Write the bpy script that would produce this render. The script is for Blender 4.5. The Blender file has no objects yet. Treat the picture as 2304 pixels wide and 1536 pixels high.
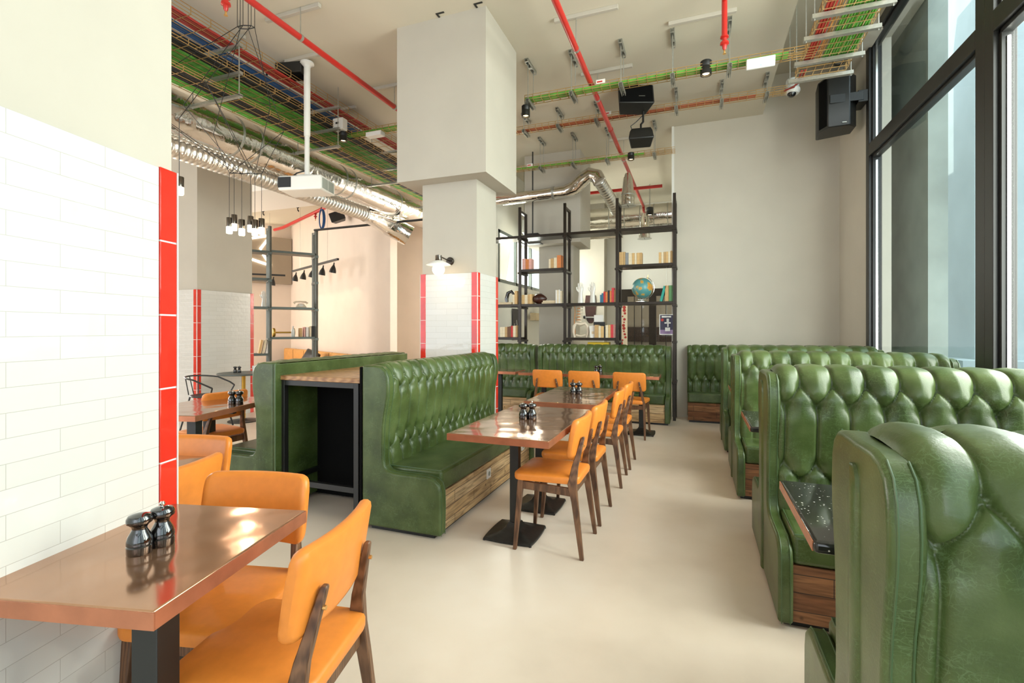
import bpy, bmesh, math, random
import numpy as np
from mathutils import Vector, Matrix

random.seed(7)
SC = bpy.context.scene
COL = SC.collection
PI = math.pi
R = math.radians

# ------------------------------------------------------------------ camera
YAW = math.atan(415 / 1100.0)
cam_d = bpy.data.cameras.new('camera')
cam = bpy.data.objects.new('camera', cam_d)
COL.objects.link(cam)
cam.location = (0, 0, 1.35)
cam.rotation_euler = (R(90), 0, YAW)
cam_d.sensor_width = 36.0
cam_d.lens = 1100 / 2304 * 36.0
cam_d.shift_y = -(768 - 741) / 2304.0
cam_d.clip_start = 0.02
cam_d.clip_end = 300
SC.camera = cam

# ------------------------------------------------------------------ exposure, sky, daylight
SC.view_settings.view_transform = 'Standard'
SC.view_settings.look = 'None'
SC.view_settings.gamma = 1.0
SC.view_settings.use_curve_mapping = False
SC.view_settings.exposure = 0.30
w = bpy.data.worlds.new('sky')
SC.world = w
w.use_nodes = True
nt = w.node_tree
bg = nt.nodes['Background']
bg.inputs['Color'].default_value = (0.80, 0.90, 1.0, 1)
bg.inputs['Strength'].default_value = 2.8


def area(name, loc, target, sx, sy, power, color=(1, 1, 1)):
    l = bpy.data.lights.new(name, 'AREA')
    l.shape = 'RECTANGLE'
    l.size = sx
    l.size_y = sy
    l.energy = power
    l.color = color
    o = bpy.data.objects.new(name, l)
    COL.objects.link(o)
    o.location = loc
    d = Vector(target) - Vector(loc)
    o.rotation_euler = d.to_track_quat('-Z', 'Y').to_euler()
    return o


# daylight and an added fill lamp outside the window walls that lie behind and beside the camera
WARM = (1.0, 0.935, 0.865)
area('daylight_street_windows', (2.3, 3.0, 2.7), (-3, 3.4, 2.0), 3.4, 3.6, 400, WARM)
area('daylight_front_windows', (-1.5, -4.3, 2.3), (-1.5, 3, 1.9), 6.0, 3.6, 38, WARM)
area('fill_far_front', (-12.2, -4.3, 2.3), (-9.5, 3, 2.0), 4.6, 3.6, 130, WARM)  # unseen fill lamp, added to brighten the left side
area('daylight_back_room_windows', (-3.9, 10.6, 2.6), (0, 10.6, 2.0), 3.4, 2.0, 480, WARM)
sun = bpy.data.lights.new('sun', 'SUN')
sun.energy = 3.0
sun.angle = R(0.6)
sun.color = (1.0, 0.96, 0.9)
sun_o = bpy.data.objects.new('sun', sun)
COL.objects.link(sun_o)
sun_o.rotation_euler = Vector((1.0, 0.25, -0.9)).to_track_quat('-Z', 'Y').to_euler()
area('fill_lounge', (-14.6, 6.5, 2.6), (-7, 7.5, 2.2), 6.0, 3.0, 600, (1, 0.91, 0.82))  # added lamp out of view that brightens the lounge


# ------------------------------------------------------------------ materials
def new_mat(name):
    m = bpy.data.materials.new(name)
    m.use_nodes = True
    nt = m.node_tree
    b = nt.nodes['Principled BSDF']
    return m, nt, b


def N(nt, t, **kw):
    n = nt.nodes.new(t)
    for k, v in kw.items():
        if k in n.inputs:
            n.inputs[k].default_value = v
        else:
            setattr(n, k, v)
    return n


def L(nt, a, b):
    nt.links.new(a, b)


def ramp(nt, src, stops):
    r = nt.nodes.new('ShaderNodeValToRGB')
    el = r.color_ramp.elements
    while len(el) < len(stops):
        el.new(0.5)
    for e, (p, c) in zip(el, stops):
        e.position = p
        e.color = c if len(c) == 4 else (*c, 1)
    L(nt, src, r.inputs['Fac'])
    return r


def coords(nt, scale=(1, 1, 1)):
    tc = nt.nodes.new('ShaderNodeTexCoord')
    mp = nt.nodes.new('ShaderNodeMapping')
    mp.inputs['Scale'].default_value = scale
    L(nt, tc.outputs['Object'], mp.inputs['Vector'])
    return mp.outputs['Vector']


def bump(nt, b, h, strength=0.3, dist=0.01):
    bp = nt.nodes.new('ShaderNodeBump')
    bp.inputs['Strength'].default_value = strength
    bp.inputs['Distance'].default_value = dist
    L(nt, h, bp.inputs['Height'])
    L(nt, bp.outputs['Normal'], b.inputs['Normal'])
    return bp


def mat_plain(name, col, rough=0.5, metal=0.0, noise=0.0, nscale=8.0, bstr=0.0, coat=0.0, spec=None):
    m, nt, b = new_mat(name)
    b.inputs['Roughness'].default_value = rough
    b.inputs['Metallic'].default_value = metal
    b.inputs['Coat Weight'].default_value = coat
    if spec is not None:
        b.inputs['Specular IOR Level'].default_value = spec
    v = coords(nt)
    n = N(nt, 'ShaderNodeTexNoise', Scale=nscale, Detail=4.0)
    L(nt, v, n.inputs['Vector'])
    c0 = tuple(max(0, x * (1 - noise)) for x in col)
    c1 = tuple(min(1, x * (1 + noise)) for x in col)
    r = ramp(nt, n.outputs['Fac'], [(0.3, c0), (0.7, c1)])
    L(nt, r.outputs['Color'], b.inputs['Base Color'])
    if bstr:
        bump(nt, b, n.outputs['Fac'], bstr)
    return m


def mat_emit(name, col, strength):
    m, nt, b = new_mat(name)
    b.inputs['Base Color'].default_value = (*col, 1)
    b.inputs['Emission Color'].default_value = (*col, 1)
    b.inputs['Emission Strength'].default_value = strength
    return m


def mat_green_leather():
    m, nt, b = new_mat('green_leather')
    v = coords(nt)
    n1 = N(nt, 'ShaderNodeTexNoise', Scale=5.0, Detail=5.0)
    L(nt, v, n1.inputs['Vector'])
    # fine pale crazing: stretched, warped noise ridges
    strands = None
    for rot, sc in (((0.3, 0.5, 0.4), (13, 46, 46)), ((1.2, -0.4, 1.3), (46, 13, 46)), ((-0.7, 0.9, 2.2), (46, 46, 13)), ((0.9, 2.0, -0.6), (16, 52, 52))):
        mp = nt.nodes.new('ShaderNodeMapping')
        mp.inputs['Rotation'].default_value = rot
        mp.inputs['Scale'].default_value = sc
        L(nt, v, mp.inputs['Vector'])
        n2 = N(nt, 'ShaderNodeTexNoise', Scale=1.0, Detail=1.5, Distortion=0.5)
        L(nt, mp.outputs[0], n2.inputs['Vector'])
        r2 = ramp(nt, n2.outputs['Fac'], [(0.488, (0, 0, 0)), (0.5, (1, 1, 1)), (0.512, (0, 0, 0))])
        if strands is None:
            strands = r2.outputs['Color']
        else:
            q = N(nt, 'ShaderNodeMath', operation='MAXIMUM')
            L(nt, strands, q.inputs[0])
            L(nt, r2.outputs['Color'], q.inputs[1])
            strands = q.outputs[0]
    base = ramp(nt, n1.outputs['Fac'], [(0.28, (0.024, 0.042, 0.008)), (0.50, (0.054, 0.085, 0.020)), (0.75, (0.100, 0.138, 0.046))])
    mix = N(nt, 'ShaderNodeMixRGB')
    mul = N(nt, 'ShaderNodeMath', operation='MULTIPLY')
    mul.inputs[1].default_value = 0.55
    nb = N(nt, 'ShaderNodeTexNoise', Scale=9.0, Detail=3.0)
    L(nt, v, nb.inputs['Vector'])
    rb = ramp(nt, nb.outputs['Fac'], [(0.42, (0.05, 0.05, 0.05)), (0.6, (1, 1, 1))])
    m0 = N(nt, 'ShaderNodeMath', operation='MULTIPLY')
    L(nt, strands, m0.inputs[0])
    L(nt, rb.outputs['Color'], m0.inputs[1])
    L(nt, m0.outputs[0], mul.inputs[0])
    L(nt, mul.outputs[0], mix.inputs['Fac'])
    L(nt, base.outputs['Color'], mix.inputs['Color1'])
    mix.inputs['Color2'].default_value = (0.13, 0.20, 0.085, 1)
    L(nt, mix.outputs['Color'], b.inputs['Base Color'])
    b.inputs['Roughness'].default_value = 0.34
    b.inputs['Specular IOR Level'].default_value = 0.5
    n4 = N(nt, 'ShaderNodeTexNoise', Scale=160.0, Detail=2.0)
    L(nt, v, n4.inputs['Vector'])
    bump(nt, b, n4.outputs['Fac'], 0.12, 0.004)
    return m


def mat_wood(name, dark, light, scale=(1, 1, 1), rough=0.45, rings=14.0):
    m, nt, b = new_mat(name)
    v = coords(nt, scale)
    n = N(nt, 'ShaderNodeTexNoise', Scale=2.0, Detail=6.0, Distortion=1.5)
    L(nt, v, n.inputs['Vector'])
    wv = N(nt, 'ShaderNodeTexWave', Scale=rings, Distortion=6.0, Detail=3.0)
    L(nt, v, wv.inputs['Vector'])
    mx = N(nt, 'ShaderNodeMath', operation='ADD')
    h = N(nt, 'ShaderNodeMath', operation='MULTIPLY')
    h.inputs[1].default_value = 0.35
    L(nt, wv.outputs['Fac'], h.inputs[0])
    L(nt, n.outputs['Fac'], mx.inputs[0])
    L(nt, h.outputs[0], mx.inputs[1])
    r = ramp(nt, mx.outputs[0], [(0.4, dark), (0.9, light)])
    L(nt, r.outputs['Color'], b.inputs['Base Color'])
    b.inputs['Roughness'].default_value = rough
    bump(nt, b, mx.outputs[0], 0.05)
    return m


def mat_pallet(name, c1, c2):
    """Reclaimed boards: horizontal planks with grain along local x, knots, nail holes and rust-brown stains."""
    m, nt, b = new_mat(name)
    v = coords(nt)
    sep = nt.nodes.new('ShaderNodeSeparateXYZ')
    L(nt, v, sep.inputs[0])
    cmb = nt.nodes.new('ShaderNodeCombineXYZ')
    add = N(nt, 'ShaderNodeMath', operation='ADD')
    L(nt, sep.outputs['X'], add.inputs[0])
    L(nt, sep.outputs['Y'], add.inputs[1])
    L(nt, add.outputs[0], cmb.inputs['X'])
    L(nt, sep.outputs['Z'], cmb.inputs['Y'])
    br = N(nt, 'ShaderNodeTexBrick', Scale=1.0)
    br.inputs['Brick Width'].default_value = 0.62
    br.inputs['Row Height'].default_value = 0.082
    br.inputs['Mortar Size'].default_value = 0.002
    br.inputs['Color1'].default_value = (*c1, 1)
    br.inputs['Color2'].default_value = (*c2, 1)
    br.inputs['Mortar'].default_value = (0.05, 0.03, 0.02, 1)
    L(nt, cmb.outputs[0], br.inputs['Vector'])
    mp = nt.nodes.new('ShaderNodeMapping')
    mp.inputs['Scale'].default_value = (2.2, 26, 1)
    L(nt, cmb.outputs[0], mp.inputs['Vector'])
    n = N(nt, 'ShaderNodeTexNoise', Scale=1.6, Detail=7.0, Distortion=1.2)
    L(nt, mp.outputs[0], n.inputs['Vector'])
    g = ramp(nt, n.outputs['Fac'], [(0.3, (0.35, 0.3, 0.25)), (0.55, (0.9, 0.9, 0.9)), (0.75, (1.25, 1.2, 1.1))])
    mul = N(nt, 'ShaderNodeMixRGB', blend_type='MULTIPLY')
    mul.inputs['Fac'].default_value = 0.9
    L(nt, br.outputs['Color'], mul.inputs['Color1'])
    L(nt, g.outputs['Color'], mul.inputs['Color2'])
    vo = N(nt, 'ShaderNodeTexVoronoi', Scale=9.0)
    L(nt, cmb.outputs[0], vo.inputs['Vector'])
    k = ramp(nt, vo.outputs['Distance'], [(0.04, (0.10, 0.05, 0.02)), (0.12, (1, 1, 1))])
    mul2 = N(nt, 'ShaderNodeMixRGB', blend_type='MULTIPLY')
    mul2.inputs['Fac'].default_value = 0.8
    L(nt, mul.outputs['Color'], mul2.inputs['Color1'])
    L(nt, k.outputs['Color'], mul2.inputs['Color2'])
    L(nt, mul2.outputs['Color'], b.inputs['Base Color'])
    b.inputs['Roughness'].default_value = 0.7
    bump(nt, b, n.outputs['Fac'], 0.25, 0.004)
    return m


def mat_tile(name, c1, c2, grout, tw=0.25, th=0.0611, rough=0.08):
    """Glazed hand-made brick tiles laid in running bond over local x (width) and z (height)."""
    m, nt, b = new_mat(name)
    v = coords(nt)
    sep = nt.nodes.new('ShaderNodeSeparateXYZ')
    L(nt, v, sep.inputs[0])
    cmb = nt.nodes.new('ShaderNodeCombineXYZ')
    L(nt, sep.outputs['X'], cmb.inputs['X'])
    L(nt, sep.outputs['Z'], cmb.inputs['Y'])
    br = N(nt, 'ShaderNodeTexBrick', Scale=1.0)
    br.inputs['Brick Width'].default_value = tw
    br.inputs['Row Height'].default_value = th
    br.inputs['Mortar Size'].default_value = 0.0009
    br.inputs['Mortar Smooth'].default_value = 0.3
    br.inputs['Color1'].default_value = (*c1, 1)
    br.inputs['Color2'].default_value = (*c2, 1)
    br.inputs['Mortar'].default_value = (*grout, 1)
    L(nt, cmb.outputs[0], br.inputs['Vector'])
    L(nt, br.outputs['Color'], b.inputs['Base Color'])
    b.inputs['Roughness'].default_value = rough
    n = N(nt, 'ShaderNodeTexNoise', Scale=14.0, Detail=2.0)
    L(nt, v, n.inputs['Vector'])
    inv = N(nt, 'ShaderNodeMath', operation='MULTIPLY_ADD')
    inv.inputs[1].default_value = -0.9
    L(nt, br.outputs['Fac'], inv.inputs[0])
    L(nt, n.outputs['Fac'], inv.inputs[2])
    bump(nt, b, inv.outputs[0], 0.35, 0.006)
    return m


def mat_floor():
    m, nt, b = new_mat('polished_concrete')
    v = coords(nt)
    n = N(nt, 'ShaderNodeTexNoise', Scale=1.1, Detail=2.0)
    L(nt, v, n.inputs['Vector'])
    n2 = N(nt, 'ShaderNodeTexNoise', Scale=7.0, Detail=4.0)
    L(nt, v, n2.inputs['Vector'])
    a = N(nt, 'ShaderNodeMath', operation='MULTIPLY_ADD')
    a.inputs[1].default_value = 0.25
    L(nt, n2.outputs['Fac'], a.inputs[0])
    L(nt, n.outputs['Fac'], a.inputs[2])
    r = ramp(nt, a.outputs[0], [(0.35, (0.64, 0.545, 0.44)), (0.62, (0.74, 0.638, 0.525)), (0.9, (0.79, 0.70, 0.60))])
    L(nt, r.outputs['Color'], b.inputs['Base Color'])
    r2 = ramp(nt, n.outputs['Fac'], [(0.3, (0.24, 0.24, 0.24)), (0.7, (0.36, 0.36, 0.36))])
    b.inputs['Roughness'].default_value = 0.3
    bump(nt, b, n2.outputs['Fac'], 0.02)
    return m


def mat_copper():
    m, nt, b = new_mat('lacquered_copper')
    v = coords(nt)
    n = N(nt, 'ShaderNodeTexNoise', Scale=3.0, Detail=6.0, Distortion=0.4)
    L(nt, v, n.inputs['Vector'])
    r = ramp(nt, n.outputs['Fac'], [(0.3, (0.40, 0.205, 0.110)), (0.7, (0.54, 0.300, 0.175))])
    L(nt, r.outputs['Color'], b.inputs['Base Color'])
    b.inputs['Metallic'].default_value = 0.8
    b.inputs['Roughness'].default_value = 0.12
    b.inputs['Coat Weight'].default_value = 0.15
    b.inputs['Coat Roughness'].default_value = 0.03
    n2 = N(nt, 'ShaderNodeTexNoise', Scale=4.5, Detail=1.0)
    L(nt, v, n2.inputs['Vector'])
    bp = bump(nt, b, n2.outputs['Fac'], 0.22, 0.03)
    L(nt, bp.outputs['Normal'], b.inputs['Coat Normal'])
    return m


def mat_terrazzo():
    m, nt, b = new_mat('black_terrazzo')
    v = coords(nt)
    vo = N(nt, 'ShaderNodeTexVoronoi', Scale=70.0)
    L(nt, v, vo.inputs['Vector'])
    vc = N(nt, 'ShaderNodeTexNoise', Scale=40.0, Detail=1.0)
    L(nt, v, vc.inputs['Vector'])
    th = ramp(nt, vo.outputs['Distance'], [(0.16, (1, 1, 1)), (0.22, (0, 0, 0))])
    g = ramp(nt, vc.outputs['Fac'], [(0.52, (0, 0, 0)), (0.56, (1, 1, 1))])
    mm = N(nt, 'ShaderNodeMath', operation='MULTIPLY')
    L(nt, th.outputs['Color'], mm.inputs[0])
    L(nt, g.outputs['Color'], mm.inputs[1])
    mix = N(nt, 'ShaderNodeMixRGB')
    L(nt, mm.outputs[0], mix.inputs['Fac'])
    mix.inputs['Color1'].default_value = (0.022, 0.022, 0.020, 1)
    mix.inputs['Color2'].default_value = (0.6, 0.58, 0.52, 1)
    L(nt, mix.outputs['Color'], b.inputs['Base Color'])
    b.inputs['Roughness'].default_value = 0.08
    return m


def mat_duct(name, ribs=0.0, rough=0.13, bstr=0.8):
    m, nt, b = new_mat(name)
    v = coords(nt)
    b.inputs['Base Color'].default_value = (0.74, 0.72, 0.68, 1)
    b.inputs['Metallic'].default_value = 1.0
    b.inputs['Roughness'].default_value = rough
    n = N(nt, 'ShaderNodeTexNoise', Scale=4.0, Detail=3.0, Distortion=0.8)
    L(nt, v, n.inputs['Vector'])
    bump(nt, b, n.outputs['Fac'], bstr, 0.02)
    return m


def mat_glass():
    m = bpy.data.materials.new('window_glass')
    m.use_nodes = True
    nt = m.node_tree
    nt.nodes.clear()
    out = nt.nodes.new('ShaderNodeOutputMaterial')
    mix = nt.nodes.new('ShaderNodeMixShader')
    tr = nt.nodes.new('ShaderNodeBsdfTransparent')
    tr.inputs['Color'].default_value = (0.90, 0.95, 0.93, 1)
    gl = nt.nodes.new('ShaderNodeBsdfGlossy')
    gl.inputs['Roughness'].default_value = 0.02
    lw = nt.nodes.new('ShaderNodeLayerWeight')
    pw = N(nt, 'ShaderNodeMath', operation='POWER')
    pw.inputs[1].default_value = 5.0
    L(nt, lw.outputs['Facing'], pw.inputs[0])
    ma = N(nt, 'ShaderNodeMath', operation='MULTIPLY_ADD')
    ma.inputs[1].default_value = 0.55
    ma.inputs[2].default_value = 0.03
    L(nt, pw.outputs[0], ma.inputs[0])
    L(nt, ma.outputs[0], mix.inputs['Fac'])
    L(nt, tr.outputs[0], mix.inputs[1])
    L(nt, gl.outputs[0], mix.inputs[2])
    L(nt, mix.outputs[0], out.inputs['Surface'])
    return m


def mat_globe():
    m, nt, b = new_mat('globe_map')
    v = coords(nt)
    n = N(nt, 'ShaderNodeTexNoise', Scale=9.0, Detail=5.0)
    L(nt, v, n.inputs['Vector'])
    r = ramp(nt, n.outputs['Fac'], [(0.50, (0.10, 0.30, 0.30)), (0.54, (0.55, 0.38, 0.10)), (0.62, (0.62, 0.26, 0.04))])
    r.color_ramp.interpolation = 'LINEAR'
    L(nt, r.outputs['Color'], b.inputs['Base Color'])
    b.inputs['Roughness'].default_value = 0.3
    return m


def mat_facade():
    m, nt, b = new_mat('white_panel_facade')
    v = coords(nt)
    sep = nt.nodes.new('ShaderNodeSeparateXYZ')
    L(nt, v, sep.inputs[0])
    cmb = nt.nodes.new('ShaderNodeCombineXYZ')
    L(nt, sep.outputs['Y'], cmb.inputs['X'])
    L(nt, sep.outputs['Z'], cmb.inputs['Y'])
    br = N(nt, 'ShaderNodeTexBrick', Scale=1.0)
    br.inputs['Brick Width'].default_value = 1.6
    br.inputs['Row Height'].default_value = 0.55
    br.inputs['Mortar Size'].default_value = 0.02
    br.inputs['Color1'].default_value = (0.78, 0.80, 0.82, 1)
    br.inputs['Color2'].default_value = (0.70, 0.74, 0.78, 1)
    br.inputs['Mortar'].default_value = (0.45, 0.5, 0.55, 1)
    L(nt, cmb.outputs[0], br.inputs['Vector'])
    L(nt, br.outputs['Color'], b.inputs['Base Color'])
    b.inputs['Roughness'].default_value = 0.5
    return m


M = dict(
    leather=mat_green_leather(),
    piping=mat_plain('green_piping', (0.065, 0.115, 0.045), 0.45),
    orange=mat_plain('orange_leather', (0.74, 0.235, 0.032), 0.42, noise=0.05, nscale=30, bstr=0.03),
    walnut=mat_wood('walnut_wood', (0.065, 0.028, 0.013), (0.20, 0.095, 0.045), (6, 6, 1.2), 0.4, 5),
    tabletop_wood=mat_wood('oiled_tabletop_wood', (0.24, 0.10, 0.035), (0.50, 0.27, 0.11), (1, 8, 8), 0.3, 4),
    pallet=mat_pallet('pale_pallet_wood', (0.56, 0.36, 0.17), (0.78, 0.58, 0.34)),  # own tint, but paler to carry the light on these benches
    pallet_red=mat_pallet('red_brown_pallet_wood', (0.20, 0.075, 0.030), (0.42, 0.20, 0.085)),  # own tint, but darker to carry the shade around the booths
    copper=mat_copper(),
    copper_edge=mat_plain('brushed_copper_edge', (0.50, 0.19, 0.10), 0.3, 0.6, 0.15, 12),
    floor=mat_floor(),
    white_tile=mat_tile('white_glazed_tile', (0.63, 0.62, 0.585), (0.605, 0.595, 0.555), (0.44, 0.42, 0.38)),
    red_tile=mat_plain('red_glazed_tile', (0.62, 0.030, 0.016), 0.07, noise=0.12, nscale=9, bstr=0.25, coat=0.3),
    grout=mat_plain('white_grout', (0.8, 0.76, 0.7), 0.7),
    cream=mat_plain('cream_plaster', (0.485, 0.448, 0.378), 0.75, noise=0.03, nscale=3, bstr=0.03),
    ceiling=mat_plain('warm_white_ceiling', (0.62, 0.57, 0.46), 0.8, noise=0.03, nscale=1.2),
    beige=mat_plain('beige_wall_paint', (0.60, 0.555, 0.465), 0.75, noise=0.03, nscale=2),
    pink=mat_plain('pale_pink_plaster', (0.74, 0.63, 0.53), 0.8, noise=0.03, nscale=2),
    taupe=mat_plain('taupe_paint', (0.33, 0.27, 0.20), 0.8, noise=0.04, nscale=2),
    white=mat_plain('white_paint', (0.78, 0.77, 0.72), 0.6),
    black=mat_plain('black_powder_coat', (0.012, 0.012, 0.011), 0.4, noise=0.1),
    black_void=mat_plain('black_grille_and_shade', (0.004, 0.004, 0.004), 0.9, spec=0.1),  # speaker grilles and vents; also surfaces standing in for deep shade
    iron=mat_plain('black_cast_iron', (0.020, 0.019, 0.017), 0.38, 0.3, 0.2, 30, 0.1),
    steel_dark=mat_plain('bronze_black_steel', (0.030, 0.022, 0.015), 0.32, 0.5, 0.15),
    steel_grey=mat_plain('grey_green_steel', (0.10, 0.115, 0.105), 0.4, 0.5, 0.1),
    galv=mat_plain('galvanised_steel', (0.46, 0.46, 0.42), 0.38, 0.8, 0.1, 40),
    duct=mat_duct('spiral_duct_foil'),
    flex=mat_duct('flexible_duct_foil', rough=0.3, bstr=0.2),
    red_pipe=mat_plain('red_pipe_paint', (0.52, 0.020, 0.014), 0.3, coat=0.3),
    brass=mat_plain('brass', (0.75, 0.45, 0.16), 0.3, 0.9),
    wire=mat_plain('zinc_tray_wire', (0.62, 0.40, 0.17), 0.35, 0.7),
    cable_green=mat_plain('green_cable', (0.11, 0.38, 0.045), 0.5, noise=0.25, nscale=12),
    cable_red=mat_plain('red_cable', (0.42, 0.030, 0.020), 0.5),
    cable_blue=mat_plain('blue_cable', (0.020, 0.10, 0.30), 0.5),
    cable_black=mat_plain('black_cable', (0.010, 0.010, 0.010), 0.5),
    plastic_white=mat_plain('white_plastic', (0.78, 0.77, 0.73), 0.4),
    plastic_grey=mat_plain('grey_pvc', (0.27, 0.255, 0.215), 0.5, noise=0.1),
    vent_grey=mat_plain('vent_grille_grey', (0.33, 0.36, 0.32), 0.6),
    gloss_black=mat_plain('gloss_black_lacquer', (0.006, 0.005, 0.005), 0.06, coat=1.0),
    chrome=mat_plain('chrome', (0.75, 0.73, 0.70), 0.12, 1.0),
    gunmetal=mat_plain('gunmetal_chrome', (0.16, 0.14, 0.12), 0.15, 1.0),
    bulb=mat_emit('lit_opal_glass', (1.0, 0.80, 0.58), 4.0),
    led=mat_emit('lit_led_disc', (1.0, 0.72, 0.36), 8.0),
    neon=mat_emit('lit_neon_tube', (1.0, 0.90, 0.72), 6.0),
    terrazzo=mat_terrazzo(),
    ceramic=mat_plain('white_glazed_porcelain', (0.74, 0.72, 0.66), 0.2, coat=0.4),
    glass=mat_glass(),
    globe=mat_globe(),
    football=mat_plain('dark_brown_leather', (0.045, 0.012, 0.006), 0.35, noise=0.3, nscale=20, bstr=0.1),
    facade=mat_facade(),
    concrete=mat_plain('grey_render', (0.40, 0.44, 0.40), 0.8, noise=0.2, nscale=2),
    concrete_pale=mat_plain('pale_blue_grey_render', (0.50, 0.56, 0.57), 0.8, noise=0.06, nscale=2),
    pavement=mat_plain('street_paving', (0.22, 0.22, 0.215), 0.9, noise=0.2),
    mustard=mat_plain('mustard_leather', (0.62, 0.30, 0.075), 0.5, noise=0.1, nscale=10),
    gold=mat_plain('gold_lacquer', (0.55, 0.30, 0.035), 0.3, 0.5),
    warm_room=mat_plain('warm_inner_room_paint', (0.62, 0.46, 0.33), 0.7),
    brick=mat_plain('brown_brick', (0.11, 0.062, 0.045), 0.8, noise=0.4, nscale=40),
    paper=mat_plain('white_paper', (0.8, 0.78, 0.74), 0.6),
    chalk=mat_plain('dark_print', (0.045, 0.038, 0.040), 0.6),
    yellow=mat_plain('yellow_plastic', (0.80, 0.52, 0.02), 0.5),
    lens=mat_plain('dark_lens', (0.008, 0.008, 0.010), 0.05, coat=1.0),
    bone=mat_plain('cream_resin', (0.72, 0.62, 0.48), 0.45),
    spine_wood=mat_plain('orange_brown_wood', (0.50, 0.20, 0.06), 0.5),
    clear=mat_plain('frosted_clear_plastic', (0.62, 0.64, 0.62), 0.15, coat=0.5),
)


# ------------------------------------------------------------------ geometry helpers
class B:
    """Collects shapes into one bmesh."""

    def __init__(s):
        s.bm = bmesh.new()

    def box(s, x0, x1, y0, y1, z0, z1, mtx=None):
        vs = [s.bm.verts.new(p) for p in ((x0, y0, z0), (x1, y0, z0), (x1, y1, z0), (x0, y1, z0), (x0, y0, z1), (x1, y0, z1), (x1, y1, z1), (x0, y1, z1))]
        for f in ((3, 2, 1, 0), (4, 5, 6, 7), (0, 1, 5, 4), (1, 2, 6, 5), (2, 3, 7, 6), (3, 0, 4, 7)):
            s.bm.faces.new([vs[i] for i in f])
        if mtx is not None:
            bmesh.ops.transform(s.bm, matrix=mtx, verts=vs)
        return s

    def cbox(s, c, d, mtx=None):
        return s.box(c[0] - d[0] / 2, c[0] + d[0] / 2, c[1] - d[1] / 2, c[1] + d[1] / 2, c[2] - d[2] / 2, c[2] + d[2] / 2, mtx)

    def loft(s, rings, close=True, caps=True):
        rv = [[s.bm.verts.new(p) for p in r] for r in rings]
        n = len(rv[0])
        for a, b in zip(rv, rv[1:]):
            for i in range(n if close else n - 1):
                j = (i + 1) % n
                s.bm.faces.new((a[i], a[j], b[j], b[i]))
        if caps and close:
            s.bm.faces.new(list(reversed(rv[0])))
            s.bm.faces.new(rv[-1])
        return s

    def tube(s, pts, r, seg=8, caps=True):
        pts = [Vector(p) for p in pts]
        rr = r if isinstance(r, (list, tuple)) else [r] * len(pts)
        rings = []
        up = None
        for i, p in enumerate(pts):
            t = (pts[min(i + 1, len(pts) - 1)] - pts[max(i - 1, 0)]).normalized()
            if up is None:
                up = Vector((0, 0, 1)) if abs(t.z) < 0.9 else Vector((1, 0, 0))
            a = t.cross(up)
            if a.length < 1e-6:
                a = t.cross(Vector((1, 0, 0)))
            a.normalize()
            b_ = a.cross(t).normalized()
            up = b_
            rings.append([p + (a * math.cos(k * 2 * PI / seg) + b_ * math.sin(k * 2 * PI / seg)) * rr[i] for k in range(seg)])
        return s.loft(rings, True, caps)

    def bar(s, p0, p1, wx, wy=None):
        """Square bar between two points."""
        wy = wy or wx
        p0, p1 = Vector(p0), Vector(p1)
        t = (p1 - p0).normalized()
        up = Vector((0, 0, 1)) if abs(t.z) < 0.9 else Vector((0, 1, 0))
        a = t.cross(up).normalized()
        b_ = a.cross(t).normalized()
        q = lambda p: [p + a * sx * wx / 2 + b_ * sy * wy / 2 for sx, sy in ((-1, -1), (1, -1), (1, 1), (-1, 1))]
        return s.loft([q(p0), q(p1)])

    def lathe(s, prof, c=(0, 0, 0), seg=24, mtx=None):
        n0 = len(s.bm.verts)
        rings = [[Vector((c[0] + r * math.cos(2 * PI * k / seg), c[1] + r * math.sin(2 * PI * k / seg), c[2] + z)) for k in range(seg)] for r, z in prof]
        if mtx is not None:
            rings = [[mtx @ p for p in r] for r in rings]
        return s.loft(rings)

    def prism(s, poly, x0, x1, f=None):
        """Polygon of (y, z) pairs extruded along x from x0 to x1; f maps a point."""
        f = f or (lambda p: p)
        a = [s.bm.verts.new(f((x0, y, z))) for y, z in poly]
        b_ = [s.bm.verts.new(f((x1, y, z))) for y, z in poly]
        n = len(poly)
        for i in range(n):
            j = (i + 1) % n
            s.bm.faces.new((a[i], a[j], b_[j], b_[i]))
        s.bm.faces.new(list(reversed(a)))
        s.bm.faces.new(b_)
        return s

    def sphere(s, c, r, seg=20, scale=(1, 1, 1)):
        mt = Matrix.Translation(c) @ Matrix.Diagonal((*[r * k for k in scale], 1))
        bmesh.ops.create_uvsphere(s.bm, u_segments=seg, v_segments=max(6, seg // 2), radius=1, matrix=mt)
        return s

    def make(s, name, mat, parent=None, bev=0.0, seg=2, sub=0, smooth=True, loc=None, rot=None):
        bmesh.ops.recalc_face_normals(s.bm, faces=s.bm.faces)
        me = bpy.data.meshes.new(name)
        s.bm.to_mesh(me)
        s.bm.free()
        return link(name, me, mat, parent, bev, seg, sub, smooth, loc, rot)


def link(name, me, mat, parent=None, bev=0.0, seg=2, sub=0, smooth=True, loc=None, rot=None):
    me.materials.append(M[mat] if isinstance(mat, str) else mat)
    if smooth:
        me.polygons.foreach_set('use_smooth', [True] * len(me.polygons))
        me.set_sharp_from_angle(angle=R(38))
    o = bpy.data.objects.new(name, me)
    COL.objects.link(o)
    if parent is not None:
        o.parent = parent
    if loc is not None:
        o.location = loc
    if rot is not None:
        o.rotation_euler = rot
    if bev:
        m = o.modifiers.new('edge', 'BEVEL')
        m.width = bev
        m.segments = seg
        m.limit_method = 'ANGLE'
        m.angle_limit = R(40)
        m.harden_normals = False
    if sub:
        m = o.modifiers.new('round', 'SUBSURF')
        m.levels = m.render_levels = sub
    return o


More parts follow.
